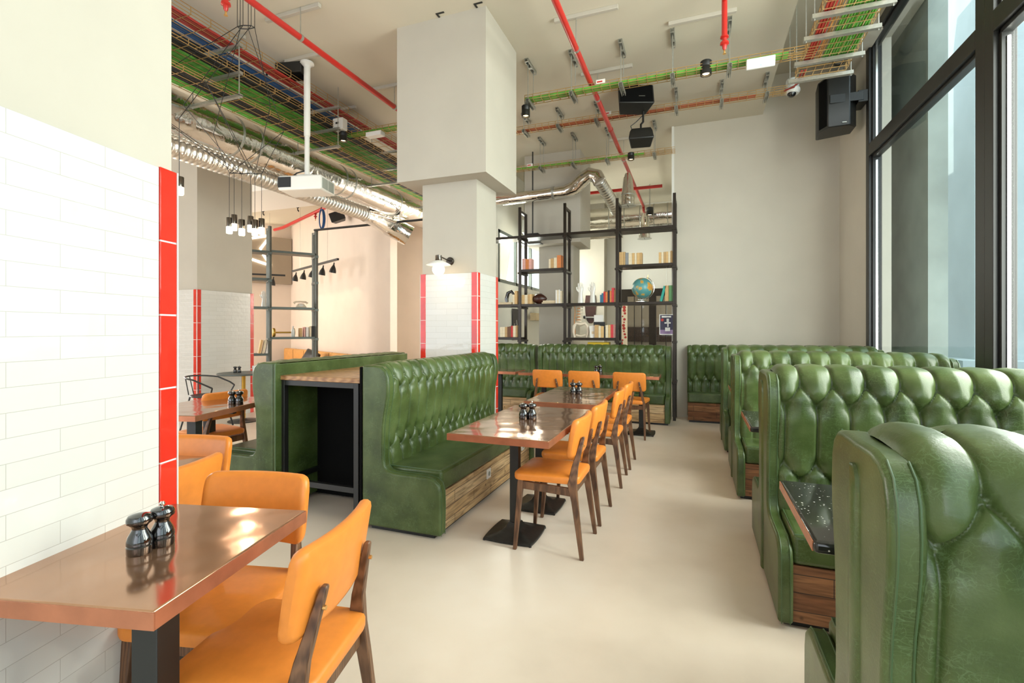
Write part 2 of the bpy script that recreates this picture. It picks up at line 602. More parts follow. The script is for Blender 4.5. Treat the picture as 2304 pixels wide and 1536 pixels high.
def tag(o, label=None, cat=None, group=None, kind=None):
    if label:
        o['label'] = label
    if cat:
        o['category'] = cat
    if group:
        o['group'] = group
    if kind:
        o['kind'] = kind
    return o


def thing(name, label, cat, loc=(0, 0, 0), rotz=0.0, group=None):
    o = bpy.data.objects.new(name, None)
    COL.objects.link(o)
    o.empty_display_size = 0.1
    o.location = loc
    o.rotation_euler = (0, 0, rotz)
    return tag(o, label, cat, group)


def struct(name, b, mat, **kw):
    return tag(b.make(name, mat, **kw), kind='structure')


def children(o):
    return KIDS.get(o.name, [])


KIDS = {}


def index_children():
    KIDS.clear()
    for o in SC.objects:
        if o.parent:
            KIDS.setdefault(o.parent.name, []).append(o)


def dup(root, loc, rotz, label, group=None):
    """A copy of a thing, its parts and their sub-parts."""
    r = root.copy()
    COL.objects.link(r)
    r.location = loc
    r.rotation_euler = (0, 0, rotz)
    r['label'] = label
    if group:
        r['group'] = group
    for ch in children(root):
        c = ch.copy()
        COL.objects.link(c)
        c.parent = r
        for g in children(ch):
            d = g.copy()
            COL.objects.link(d)
            d.parent = c
    return r


AX = (0.9733, 0.2294)     # across the left-hand wall (it stands 13.3 degrees off the hall's axis)
AY = (-0.2294, 0.9733)    # along it
ROT = R(13.26)


def skew(n, a, z=0.0):
    return (AX[0] * n + AY[0] * a, AX[1] * n + AY[1] * a, z)


# ================================================================== THE SETTING
ZC = 4.5
struct('floor', B().box(-16, 1.9, -4.2, 18, -0.1, 0), 'floor', smooth=False)
b = B()
b.box(-16.5, 0.91, -4.2, 18, ZC, ZC + 0.75).box(0.91, 2.4, 8.2, 18, ZC, ZC + 0.75)
struct('ceiling', b, 'ceiling', smooth=False)
struct('ceiling_recess', B().box(0.91, 2.4, -4.2, 8.2, 5.05, 5.25), 'ceiling', smooth=False)
struct('beam_recess', B().box(1.72, 1.90, 6.4, 8.05, 4.62, 5.05), 'beige', smooth=False)
# wall behind the window booths, its free end at the bookcase
struct('wall_back', B().box(-0.33, 1.9, 8.0, 8.25, 0, 5.05), 'beige', smooth=False)
# street wall: solid corner pier, spandrels, then windows
b = B()
b.box(1.87, 2.12, 6.87, 8.25, 0, 5.05)
b.box(1.87, 2.12, -4.2, 6.87, 0, 0.55)
b.box(1.87, 2.12, -4.2, 6.87, 4.75, 5.05)
struct('wall_right', b, 'beige', smooth=False)
# far enclosing walls
struct('wall_front', B().box(-16, -12, -4.2, -4.0, 0, 4.5).box(-5.2, -4.8, -4.2, -4.0, 0, 4.5).box(-16, 2.1, -4.2, -4, 0, 0.35).box(-16, 2.1, -4.2, -4.0, 4.2, 4.5), 'cream', smooth=False)
struct('wall_left', B().box(-16, -15.8, -4.2, 3, 0, 4.5).box(-16, -15.8, 10, 18, 0, 4.5), 'pink', smooth=False)


def wall_seg(name, p, q, z0, z1, th, mat):
    p, q = Vector((*p, 0)), Vector((*q, 0))
    d = (q - p)
    o = B().box(0, d.length, 0, th, z0, z1).make(name, mat, smooth=False, loc=p, rot=(0, 0, math.atan2(d.y, d.x)))
    return tag(o, kind='structure')


wall_seg('wall_lounge', (-11.65, 11.65), (-5.75, 8.318), 0, ZC, 0.15, 'pink')
wall_seg('wall_lounge_return', (-8.4, 10.05), (-3.62, 10.05), 0, ZC, 0.15, 'pink')
wall_seg('wall_lounge_side', (-14.2, 7.1), (-11.65, 11.65), 0, ZC, 0.15, 'pink')
wall_seg('trim_1', (-14.12, 6.95), (-11.52, 11.55), 2.72, 4.10, 0.13, 'taupe')
struct('beam_1', B().box(-12.6, -6.9, 7.3, 8.6, 4.1, 4.5), 'white', smooth=False)
# back room
struct('wall_back_room_left', B().box(-3.6, -3.45, 8.12, 17, 0, 2.24).box(-3.6, -3.45, 8.12, 17, 3.22, ZC).box(-3.6, -3.45, 12.4, 17, 2.24, 3.22).box(-3.6, -3.45, 8.12, 8.42, 2.24, 3.22), 'white', smooth=False)
fw = tag(thing('window_3', None, None, (0, 0, 0)), kind='structure')
b = B()
for y in (8.45, 9.4, 10.35, 11.35, 12.37):
    b.box(-3.50, -3.44, y - 0.03, y + 0.03, 2.24, 3.22)
b.box(-3.50, -3.44, 8.42, 12.4, 2.24, 2.30).box(-3.50, -3.44, 8.42, 12.4, 3.16, 3.22)
b.make('window_frame', 'steel_grey', fw, smooth=False)
B().box(-3.48, -3.47, 8.42, 12.4, 2.27, 3.19).make('glass_pane', 'glass', fw, smooth=False)
b = B()
b.box(-3.6, -1.75, 12.6, 12.8, 0, ZC)
b.box(-1.75, 1.9, 12.6, 12.8, 2.36, ZC)
b.box(-0.35, 1.9, 12.6, 12.8, 0, 2.36)
struct('wall_back_room_end', b, 'white', smooth=False)
struct('wall_back_room_pier', B().box(-3.3, -2.15, 12.2, 12.6, 0, ZC), 'cream', smooth=False)
struct('wall_back_room_right', B().box(1.7, 1.9, 8.25, 12.6, 0, ZC), 'white', smooth=False)
dr = tag(thing('door_1', None, None, (0, 0, 0)), kind='structure')
b = B()
for x0, x1 in ((-1.78, -1.63), (-1.10, -0.93), (-0.40, -0.28)):
    b.box(x0, x1, 12.52, 12.62, 0, 2.18)
b.box(-1.78, -0.28, 12.52, 12.62, 2.18, 2.36)
for x in (-1.46, -1.28, -0.7):
    b.box(x - 0.008, x + 0.008, 12.56, 12.60, 0, 2.18)
b.make('door_frame', 'steel_dark', dr, smooth=False)
B().box(-1.63, -1.10, 12.575, 12.585, 0.02, 2.18).box(-0.93, -0.40, 12.575, 12.585, 0.02, 2.18).make('glass_pane', 'glass', dr, smooth=False)
struct('wall_inner_room', B().box(-2.4, 0.6, 14.6, 14.8, 0, 3.2), 'warm_room', smooth=False)
struct('ceiling_inner_room', B().box(-2.4, 0.6, 12.8, 14.8, 3.0, 3.1), 'warm_room', smooth=False)
tag(B().box(-1.95, -0.6, 14.2, 14.55, 0, 0.85).make('bar_counter', 'brick', smooth=False, bev=0.01),
    'brown brick counter seen through the glass door', 'counter')
B_ = tag(B().box(-1.9, -0.5, 14.52, 14.6, 1.0, 1.42).make('wall_board', 'brick', smooth=False), 'brown brick panel on the wall beyond the glass door', 'wall panel')


def red_trim(name, parent, x0, x1, y0, y1, z0, ztop, h=0.2446, gap=0.005):
    b = B()
    z = ztop
    while z > z0 + 0.01:
        b.box(x0, x1, y0, y1, max(z - h + gap, z0), z)
        z -= h
    o = b.make(name, 'red_tile', parent, bev=0.002)
    B().box(x0 + 0.002, x1 - 0.002, y0 + 0.002, y1, z0, ztop - 0.002).make('grout', 'grout', o, smooth=False)
    return o


# tiled pier at the left: its long face stands along AY at n = -1.366, ends at a = 1.507
pier = tag(thing('wall_near_pier', None, None, skew(-1.366, 1.507), ROT + PI / 2), kind='structure')
# local frame: x runs along the wall (0 at its far end, negative towards the camera), y points away into the pier
B().box(-3.9, 0, 0.004, 0.7, 0, ZC).make('plaster', 'cream', pier, smooth=False)
B().box(-3.9, -0.066, -0.010, 0.004, -1.882, 0).make('tile_cladding', 'white_tile', pier, smooth=False, loc=(0, 0, 1.882))
red_trim('red_tile_trim', pier, -0.064, 0.003, -0.014, 0.06, 0, 1.885)
B().box(0.0035, 0.0075, -0.016, 0.06, 0, 1.885).make('corner_bead', 'white', pier, smooth=False)


def column(name, x0, x1, y0, y1, cap, tile_top, zb=2.885):
    """Plastered column with a tiled foot, red corner tiles and (cap) a wider head."""
    c = tag(thing(name, None, None, (0, 0, 0)), kind='structure')
    B().box(x0, x1, y0, y1, 0, ZC).make('plaster', 'cream', c, smooth=False)
    if cap:
        B().box(cap[0], cap[1], cap[2], cap[3], zb, ZC).make('column_head', 'cream', c, smooth=False)
    if tile_top:
        t = 0.018
        w = 0.066
        B().box(0, x1 - x0 - 2 * w + 2 * t, 0, t, -tile_top, 0).make('tile_cladding', 'white_tile', c, smooth=False, loc=(x0 + w - t, y0 - t, tile_top))
        o = B().box(0, y1 - y0 - 2 * w + 2 * t, 0, t, -tile_top, 0).make('tile_cladding', 'white_tile', c, smooth=False, loc=(x1 + t, y0 + w - t, tile_top), rot=(0, 0, PI / 2))
        o = B().box(0, y1 - y0 - 2 * w + 2 * t, 0, t, -tile_top, 0).make('tile_cladding', 'white_tile', c, smooth=False, loc=(x0, y0 + w - t, tile_top), rot=(0, 0, PI / 2))
        for xx, sx in ((x0 - t, 1), (x1 + t, -1)):
            b = B()
            z = tile_top + 0.004
            while z > 0.01:
                zz = max(z - 0.2396, 0)
                lo, hi = sorted((xx + sx * 0.006, xx + sx * w))
                b.box(lo, hi, y0 - t - 0.004, y0 + 0.002, zz, z)
                lo, hi = sorted((xx, xx + sx * t))
                b.box(lo, hi, y0 - t + 0.008, y0 + w - t, zz, z)
                if xx > x0:
                    b.box(lo, hi, y1 - w + t, y1 + t, zz, z)
                z -= 0.2446
            o = b.make('red_tile_trim', 'red_tile', c, bev=0.002)
            lo, hi = sorted((xx + sx * 0.008, xx + sx * (w - 0.002)))
            b = B().box(lo, hi, y0 - t - 0.002, y0 + 0.001, 0, tile_top)
            lo, hi = sorted((xx + sx * 0.002, xx + sx * t))
            b.box(lo, hi, y0 - t + 0.010, y0 + w - t - 0.002, 0, tile_top)
            if xx > x0:
                b.box(lo, hi, y1 - w + t + 0.002, y1 + t - 0.002, 0, tile_top)
            b.make('grout', 'grout', o, smooth=False)
            lo, hi = sorted((xx - sx * 0.001, xx + sx * 0.005))
            B().box(lo, hi, y0 - t - 0.002, y0 - t + 0.006, 0, tile_top).make('corner_bead', 'white', c, smooth=False)
    return c


column('column_1', -2.735, -2.10, 4.545, 5.06, (-2.93, -1.917, 4.36, 5.22), 1.93)
column('column_2', -2.75, -2.10, 8.72, 9.25, (-2.93, -1.90, 8.42, 9.28), None)
column('column_3', -7.7, -6.80, 5.04, 5.98, None, 1.93)
b = B()
b.box(-0.36, -0.325, 7.98, 8.3, 0, ZC)
struct('trim_lit_wall_end', b, 'white', smooth=False)  # white strip paints the light on the wall's free end

# ================================================================== CHAIRS
def pad(w0, w1, d0, z0, th, name, mat, parent, nx=14, ny=12, crown=0.012, y_off=0.0, rad=0.05):
    """Upholstered seat: rounded-corner trapezoid plan, pillowed top, piped edge."""
    b = B()
    pts = []
    seg = 6
    for cx_, cy_, a0 in ((w1 - rad, d0 - rad, 0), (-w1 + rad, d0 - rad, 90), (-w0 + rad, -d0 + rad, 180), (w0 - rad, -d0 + rad, 270)):
        for k in range(seg + 1):
            a = R(a0 + 90 * k / seg)
            pts.append((cx_ + rad * math.cos(a), cy_ + rad * math.sin(a) + y_off))
    def ring(k, z):
        return [Vector((x * k, (y - y_off) * k + y_off, z)) for x, y in pts]
    rings = [ring(0.93, z0), ring(0.985, z0 + th * 0.1), ring(1.0, z0 + th * 0.35), ring(1.0, z0 + th * 0.72), ring(0.985, z0 + th * 0.93), ring(0.95, z0 + th + 0.002),
             ring(0.8, z0 + th + crown * 0.6), ring(0.5, z0 + th + crown), ring(0.2, z0 + th + crown)]
    b.loft(rings)
    return b.make(name, mat, parent)


def make_chair(label, loc, rotz, group):
    t = thing('dining_chair', label, 'chair', loc, rotz, group)
    seat = pad(0.185, 0.205, 0.205, 0.425, 0.045, 'seat', 'orange', t, y_off=0.015)
    b = B()
    for sx in (-1, 1):
        b = B()
        b.loft([[Vector((sx * x + dx, y + dy, z)) for dx, dy in ((-hw, -hd), (hw, -hd), (hw, hd), (-hw, hd))] for x, y, z, hw, hd in
                ((0.200, 0.205, 0.0, 0.011, 0.011), (0.178, 0.175, 0.40, 0.017, 0.018), (0.176, 0.172, 0.43, 0.017, 0.018))])
        b.make('leg', 'walnut', t, bev=0.004)
        b = B()
        b.loft([[Vector((sx * x + dx, y + dy, z)) for dx, dy in ((-hw, -hd), (hw, -hd), (hw, hd), (-hw, hd))] for x, y, z, hw, hd in
                ((0.200, -0.213, 0.0, 0.011, 0.012), (0.186, -0.168, 0.33, 0.013, 0.020), (0.178, -0.150, 0.43, 0.014, 0.027),
                 (0.158, -0.162, 0.53, 0.013, 0.019), (0.128, -0.204, 0.70, 0.010, 0.010), (0.127, -0.206, 0.708, 0.007, 0.007))])
        lg = b.make('leg', 'walnut', t, bev=0.004)
        B().tube([(sx * 0.137, -0.205, 0.655), (sx * 0.137, -0.2135, 0.655)], 0.006, 10).make('bolt', 'brass', lg)
    b = B()
    for sx in (-1, 1):
        b.loft([[Vector((sx * x + dx, y, z + dz)) for dx, dz in ((-0.010, -0.026), (0.010, -0.026), (0.010, 0.022), (-0.010, 0.022))] for x, y, z in ((0.180, 0.165, 0.40), (0.180, -0.15, 0.385))])
    b.box(-0.17, 0.17, 0.160, 0.182, 0.375, 0.425)
    b.box(-0.17, 0.17, -0.162, -0.142, 0.36, 0.41)
    b.make('seat_rail', 'walnut', t, bev=0.003)
    # curved, padded back
    b = B()
    hw, rc = 0.203, 0.036
    us = [1, 0.985, 0.96, 0.92, 0.87, 0.82, 0.7, 0.55, 0.37, 0.19, 0.0]
    us = [-q for q in us] + us[-2::-1]
    rings = []
    for u in us:
        x = u * hw
        y0 = -0.150 + 0.030 * (u * u - 1)         # centre sits further back than the tips
        e = (1 - abs(u)) * hw
        dh = rc - math.sqrt(max(0, rc * rc - (rc - e) ** 2)) if e < rc else 0.0
        h = 0.118 - dh
        th = 0.021 * (1 if e > 0.012 else 0.55 + 0.45 * e / 0.012)
        zc = 0.700
        prof = []
        for yy, zz in ((th, -h + 0.02), (th * 1.15, 0), (th, h - 0.02), (th * 0.8, h - 0.006), (th * 0.3, h), (-th * 0.3, h), (-th * 0.8, h - 0.006), (-th, h - 0.02), (-th, 0), (-th, -h + 0.02), (-th * 0.8, -h + 0.006), (-th * 0.3, -h), (th * 0.3, -h), (th * 0.8, -h + 0.006)):
            prof.append(Vector((x, y0 + yy - 0.17 * zz, zc + zz)))
        rings.append(prof)
    b.loft(rings)
    b.make('backrest', 'orange', t)
    return t


def rotz_for(fx, fy):
    """z rotation that turns local +Y to the direction (fx, fy)."""
    return math.atan2(-fx, fy)


g_aisle = 'orange chairs at the two tables of the central bench'
ch = make_chair('orange padded chair nearest to the camera of those facing the central green bench', (-0.84, 3.02, 0), rotz_for(-1, 0), g_aisle)
index_children()
dup(ch, (-0.83, 3.56, 0), rotz_for(-1, 0.02), 'orange chair second from the camera at the nearer copper table of the central bench')
dup(ch, (-0.815, 4.41, 0), rotz_for(-1, -0.02), 'orange chair at the near end of the second copper table along the central bench')
dup(ch, (-0.81, 5.00, 0), rotz_for(-1, 0.0), 'orange chair farthest back in the row facing the central green bench')
g_far = 'orange chairs with their backs to the camera at the rear bench'
dup(ch, (-0.775, 6.36, 0), rotz_for(0.05, 1), 'orange chair seen from behind at the right end of the rear table', g_far)
dup(ch, (-1.36, 6.37, 0), rotz_for(-0.02, 1), 'orange chair seen from behind in the middle of the rear table, behind pepper mills', g_far)
dup(ch, (-1.85, 6.39, 0), rotz_for(0.0, 1), 'orange chair seen from behind at the left of the rear table', g_far)
g_left = 'orange chairs at the copper tables on the left'
dup(ch, (-1.105, 1.064, 0), rotz_for(-AX[0], -AX[1]), 'large orange chair seen from behind at the foreground table by the tiled pier', g_left)
dup(ch, skew(-1.165, 1.50), rotz_for(-AY[0], -AY[1]), 'orange chair facing the camera at the far end of the foreground copper table', g_left)
dup(ch, skew(-1.72, 1.77), rotz_for(-AX[0], -AX[1]), 'orange chair seen from behind just past the edge of the red tiled pier', g_left)
dup(ch, skew(-1.89, 2.05), rotz_for(-AY[0], -AY[1]), 'orange chair facing the camera beyond the pier, behind another chair back', g_left)
dup(ch, (-3.98, 3.10, 0), rotz_for(-1, 0.08), 'orange chair beyond the left copper table, next to the green bench end', g_left)
dup(ch, (-4.05, 2.47, 0), rotz_for(-1, 0.15), 'orange chair cut off by the tiled pier beyond the left copper table', g_left)


# ================================================================== TABLES
def copper_top(parent, w, d, z=0.76, th=0.038):
    top = B().box(-w / 2, w / 2, -d / 2, d / 2, z - th, z).make('tabletop', 'copper', parent, bev=0.004)
    b = B()
    e = 0.0025
    for x0, x1, y0, y1 in ((-w / 2 - e, w / 2 + e, -d / 2 - e, -d / 2 + 0.001), (-w / 2 - e, w / 2 + e, d / 2 - 0.001, d / 2 + e), (-w / 2 - e, -w / 2 + 0.001, -d / 2, d / 2), (w / 2 - 0.001, w / 2 + e, -d / 2, d / 2)):
        b.box(x0, x1, y0, y1, z - th - 0.002, z - 0.003)
    b.make('edge_band', 'copper_edge', top, smooth=False)
    return top


def pedestal(parent, x, y, z=0.722, s=0.167):
    b = B()
    # cast square foot with softly bowed sides rising into the column
    def sq(h, zz, bow=0.0):
        pts = []
        n = 6
        for k in range(4):
            for i in range(n):
                tt = -1 + 2 * i / n
                q = h + bow * (1 - tt * tt)
                p = [(tt * h, -q), (q, tt * h), (-tt * h, q), (-q, -tt * h)][k]
                pts.append(Vector((x + p[0], y + p[1], zz)))
        return pts
    b.loft([sq(s - 0.006, 0.004, 0.010), sq(s - 0.006, 0.014, 0.010), sq(s * 0.93, 0.021, 0.009), sq(s * 0.5, 0.034), sq(s * 0.30, 0.055), sq(0.034, 0.085)])
    f = b.make('base', 'iron', parent)
    B().box(x - 0.030, x + 0.030, y - 0.026, y + 0.026, 0.07, z).make('column', 'black', parent, bev=0.003)
    b = B()
    b.bar((x - 0.2, y, z - 0.012), (x + 0.2, y, z - 0.012), 0.04, 0.02).bar((x, y - 0.22, z - 0.0125), (x, y + 0.22, z - 0.0125), 0.04, 0.0195)
    b.make('top_bracket', 'black', parent, smooth=False)
    b = B()
    for sx in (-1, 1):
        for sy in (-1, 1):
            b.tube([(x + sx * s * 0.93, y + sy * s * 0.93, 0), (x + sx * s * 0.93, y + sy * s * 0.93, 0.008)], 0.009, 10)
    b.make('levelling_foot', 'black', f, smooth=False)


t = thing('pedestal_table', 'copper-topped table with a cast iron pedestal, the nearer of two along the central bench', 'table', (-1.03, 3.03, 0), 0, 'copper tables along the central bench')
copper_top(t, 0.60, 1.10)
pedestal(t, -0.09, 0.0)
index_children()
t2 = dup(t, (-1.035, 4.37, 0), 0, 'copper-topped table farther along the central bench, with two orange chairs on its aisle side')
# the second table's foot stands nearer than its middle
for c in [o for o in SC.objects if o.parent is t2 and o.name.split('.')[0] != 'tabletop']:
    c.location.y = -0.78
t = thing('pedestal_table', 'long narrow copper table in front of the rear tufted bench', 'table', (-1.37, 6.56, 0), 0)
copper_top(t, 1.86, 0.42)
pedestal(t, 0.70, -0.02)
pedestal(t, -0.62, -0.02)
t = thing('pedestal_table', 'copper table end showing behind the far end of the central bench', 'table', (-2.68, 6.62, 0), 0)
copper_top(t, 0.62, 0.42)
pedestal(t, 0, 0)


def post_table(label, loc, w, d, posts, rot=ROT):
    t = thing('copper_table', label, 'table', loc, rot, 'copper tables on square posts by the left pier')
    copper_top(t, w, d)
    for x, y in posts:
        B().box(x - 0.033, x + 0.033, y - 0.033, y + 0.033, 0, 0.721).make('leg', 'black', t, bev=0.002)
    B().box(-w / 2 + 0.06, w / 2 - 0.06, -0.02, 0.02, 0.695, 0.722).make('top_bracket', 'black', t, smooth=False)
    return t


post_table('foreground copper table against the white tiled pier with two black mills on it', skew(-1.1185, 1.208), 0.485, 0.58, ((0.135, -0.17), (-0.17, 0.2)))
post_table('copper table mostly hidden behind the pier and two orange chair backs', skew(-1.915, 1.80), 0.49, 0.55, ((0.18, -0.2), (0.18, 0.2)))
post_table('copper table with a square black leg in front of the left green bench', skew(-2.875, 3.50), 0.60, 0.94, ((0.22, -0.38), (-0.22, 0.3)))

# high wooden table between the two central benches
t = thing('high_table', 'tall narrow wooden table on a black frame squeezed between the two green benches', 'table', (-2.56, 3.66, 0))
B().box(-0.385, 0.385, -0.86, 0.86, 0.975, 1.008).make('tabletop', 'tabletop_wood', t, bev=0.003)
b = B()
for x in (-0.335, 0.335):
    for y in (-0.83, 0.83):
        b.box(x - 0.021, x + 0.021, y - 0.021, y + 0.021, 0.004, 0.975)
for y in (-0.83, 0.83):
    b.box(-0.335, 0.335, y - 0.02, y + 0.02, 0.935, 0.975)
    b.box(-0.335, 0.335, y - 0.018, y + 0.018, 0.20, 0.24)
for x in (-0.335, 0.335):
    b.box(x - 0.018, x + 0.018, -0.83, 0.83, 0.935, 0.973)
    b.box(x - 0.018, x + 0.018, -0.83, 0.83, 0.20, 0.24)
fr = b.make('frame', 'black', t, bev=0.002)
B().box(-0.36, 0.36, -0.48, -0.46, 0.02, 0.972).make('shade_board', 'black_void', t, smooth=False)  # black sheet put in for the deep shade under the table
b = B()
for x in (-0.335, 0.335):
    for y in (-0.83, 0.83):
        b.lathe([(0.018, 0), (0.018, 0.004), (0.006, 0.010)], (x, y, 0), 12)
b.make('levelling_foot', 'black', fr)

# round table and steel armchair beside the far pillar
t = thing('round_table', 'small round table on a slim pole beside the far white tiled pillar', 'table', (-6.25, 5.35, 0))
B().lathe([(0.335, 0.69), (0.345, 0.697), (0.345, 0.708), (0.34, 0.714)], seg=40).make('tabletop', 'steel_grey', t)
B().lathe([(0.026, 0.02), (0.026, 0.69)], seg=16).make('pole', 'gold', t)
B().lathe([(0.21, 0), (0.21, 0.012), (0.06, 0.022), (0.03, 0.04)], seg=32).make('base', 'iron', t)
t = thing('steel_armchair', 'black tubular steel chair with a looped arm rail next to the round table', 'chair', (-6.28, 4.80, 0), R(-75))
b = B()
arc = [(0.24 * math.cos(R(a)), -0.02 + 0.24 * math.sin(R(a)), 0.68 + 0.03 * math.sin(R(a - 180) * 1) * (1 if 180 <= a <= 360 else 0)) for a in range(180, 361, 12)]
arc = [(-0.22, 0.24, 0.57), (-0.24, 0.16, 0.61)] + arc + [(0.24, 0.16, 0.61), (0.22, 0.24, 0.57)]
b.tube(arc, 0.011, 8)
b.make('arm_rail', 'black', t)
b = B()
for x0, x1 in ((-0.12, -0.09), (0, 0), (0.12, 0.09)):
    b.tube([(x0, -0.225 if x0 else -0.26, 0.70), (x1, -0.20, 0.46)], 0.007, 6)
b.tube([(-0.22, 0.24, 0.57), (-0.19, 0.19, 0.45)], 0.010, 8).tube([(0.22, 0.24, 0.57), (0.19, 0.19, 0.45)], 0.010, 8)
b.make('back_spindle', 'black', t)
B().lathe([(0.19, 0.435), (0.205, 0.445), (0.20, 0.458), (0.1, 0.45)], seg=28).make('seat', 'black', t)
for sx in (-1, 1):
    for sy in (-1, 1):
        B().tube([(sx * 0.14, sy * 0.14, 0.445), (sx * 0.18, sy * 0.18, 0.22), (sx * 0.22, sy * 0.22, 0)], 0.011, 8).make('leg', 'black', t)


# ================================================================== TUFTED BENCHES
def crease(u, z, c, rows, top, bot, amp):
    """How deep the leather is drawn in at width u, height z: pleats and buttons of a tufted back."""
    r1, r2, r3, r4 = rows
    uu = (u / c) % 1.0
    d_line = np.full_like(u, 9.0)

    def seg(ax, az, bx, bz):
        nonlocal d_line
        for k in (-1, 0, 1):
            px, pz = (uu + k) * c, z
            dx, dz = bx - ax, bz - az
            t = np.clip(((px - ax) * dx + (pz - az) * dz) / (dx * dx + dz * dz), 0, 1)
            d_line = np.minimum(d_line, np.hypot(px - ax - t * dx, pz - az - t * dz))
    h = c / 2
    seg(h, top, h, r1)
    seg(h, r1, 0, r2), seg(h, r1, c, r2)
    seg(0, r2, 0, r3)
    seg(0, r3, h, r4), seg(c, r3, h, r4)
    seg(h, r4, h, bot)
    d_btn = np.full_like(u, 9.0)
    for bx, bz in ((h, r1), (0, r2), (0, r3), (h, r4)):
        for k in (-1, 0, 1):
            d_btn = np.minimum(d_btn, np.hypot((uu + k) * c - bx, z - bz))
    mid = np.clip(1 - np.abs(z - (r2 + r3) / 2) / ((r2 - r3) / 2), 0, 1)
    k = np.where((z < r2) & (z > r3), 1 - 0.75 * np.minimum(mid * 2.2, 1), 1.0)
    out = amp * (0.62 * np.exp(-d_line / (0.035 * c)) + 0.15 * k * np.exp(-(d_line / (0.30 * c)) ** 2))
    out += amp * 1.25 * np.exp(-d_btn / (0.19 * c))
    btn = np.clip(1 - (d_btn / (0.055 * c)) ** 2, 0, 1)
    return out - amp * 0.55 * np.sqrt(btn)


def tufted(name, parent, x0, x1, prof, c, rows, amp=0.022, per=18, ds=0.011, off=0.0, flip=False, fade=True):
    """Tufted back as a fine grid. prof: (depth, height) from the seat up and over the top, depth measured from the bench's rear plane towards the sitter (-Y)."""
    P = np.array(prof)
    seg = np.hypot(*np.diff(P, axis=0).T)
    s = np.concatenate([[0], np.cumsum(seg)])
    n = int(s[-1] / ds) + 1
    si = np.linspace(0, s[-1], n)
    # smooth the outline a little
    D = np.interp(si, s, P[:, 0])
    Z = np.interp(si, s, P[:, 1])
    ker = np.ones(7) / 7
    for _ in range(2):
        D[3:-3] = np.convolve(D, ker, 'valid')
        Z[3:-3] = np.convolve(Z, ker, 'valid')
    tD, tZ = np.gradient(D), np.gradient(Z)
    ln = np.hypot(tD, tZ)
    nD, nZ = tZ / ln, -tD / ln                 # outward: towards the sitter, then up over the top
    nD, nZ = np.where(True, nD, nD), nZ
    itop = int(np.argmax(Z))
    zz = Z.copy()
    zz[itop:] = Z[itop] + (si[itop:] - si[itop])
    m = max(4, int(round((x1 - x0) / c * per)))
    ui = np.linspace(0, x1 - x0, m + 1)
    U, S = np.meshgrid(ui, zz)
    H = crease(U + off * c, S, c, rows, zz.max() + 0.05, 0.30, amp)
    edge = np.minimum(U, (x1 - x0) - U)
    puff = amp * 0.9 * (1 - np.exp(-edge / 0.02)) - amp * 0.9
    disp = puff - H + amp
    if fade:
        disp = disp * np.clip((si[-1] - si) / 0.12, 0, 1)[:, None]
    Dg = D[:, None] + nD[:, None] * disp
    Zg = Z[:, None] + nZ[:, None] * disp
    X = x0 + U
    verts = np.stack([X, -Dg if not flip else Dg, Zg], -1).reshape(-1, 3)
    nu = m + 1
    idx = np.arange(n * nu).reshape(n, nu)
    f = np.stack([idx[:-1, :-1], idx[:-1, 1:], idx[1:, 1:], idx[1:, :-1]], -1).reshape(-1, 4)
    if flip:
        f = f[:, ::-1]
    me = bpy.data.meshes.new(name)
    me.from_pydata(verts.tolist(), [], f.tolist())
    me.polygons.foreach_set('use_smooth', [True] * len(me.polygons))
    me.materials.append(M['leather'])
    o = bpy.data.objects.new(name, me)
    COL.objects.link(o)
    o.parent = parent
    return o


def side_outline(k=1.0, top=1.105):
    """Half of a bench's end panel, as (depth, height): the rolled wing, the waist, the low arm and the toe."""
    return [(0.0, top), (0.10, top + 0.003), (0.155, top - 0.006), (0.190, top - 0.032), (0.208, top - 0.075), (0.214, top - 0.14), (0.211, top - 0.20), (0.200, 0.84), (0.186, 0.77),
            (0.178, 0.70), (0.174, 0.58), (0.174, 0.48), (0.182, 0.435), (0.205, 0.408), (0.25, 0.398), (0.50 * k, 0.396), (0.555 * k, 0.385), (0.592 * k, 0.355), (0.606 * k, 0.305),
            (0.608 * k, 0.2), (0.604 * k, 0.026)]


BACK = [(0.150, 0.40), (0.150, 0.60), (0.160, 0.78), (0.182, 0.93), (0.186, 1.0), (0.172, 1.06), (0.135, 1.098), (0.08, 1.108), (0.0, 1.100)]


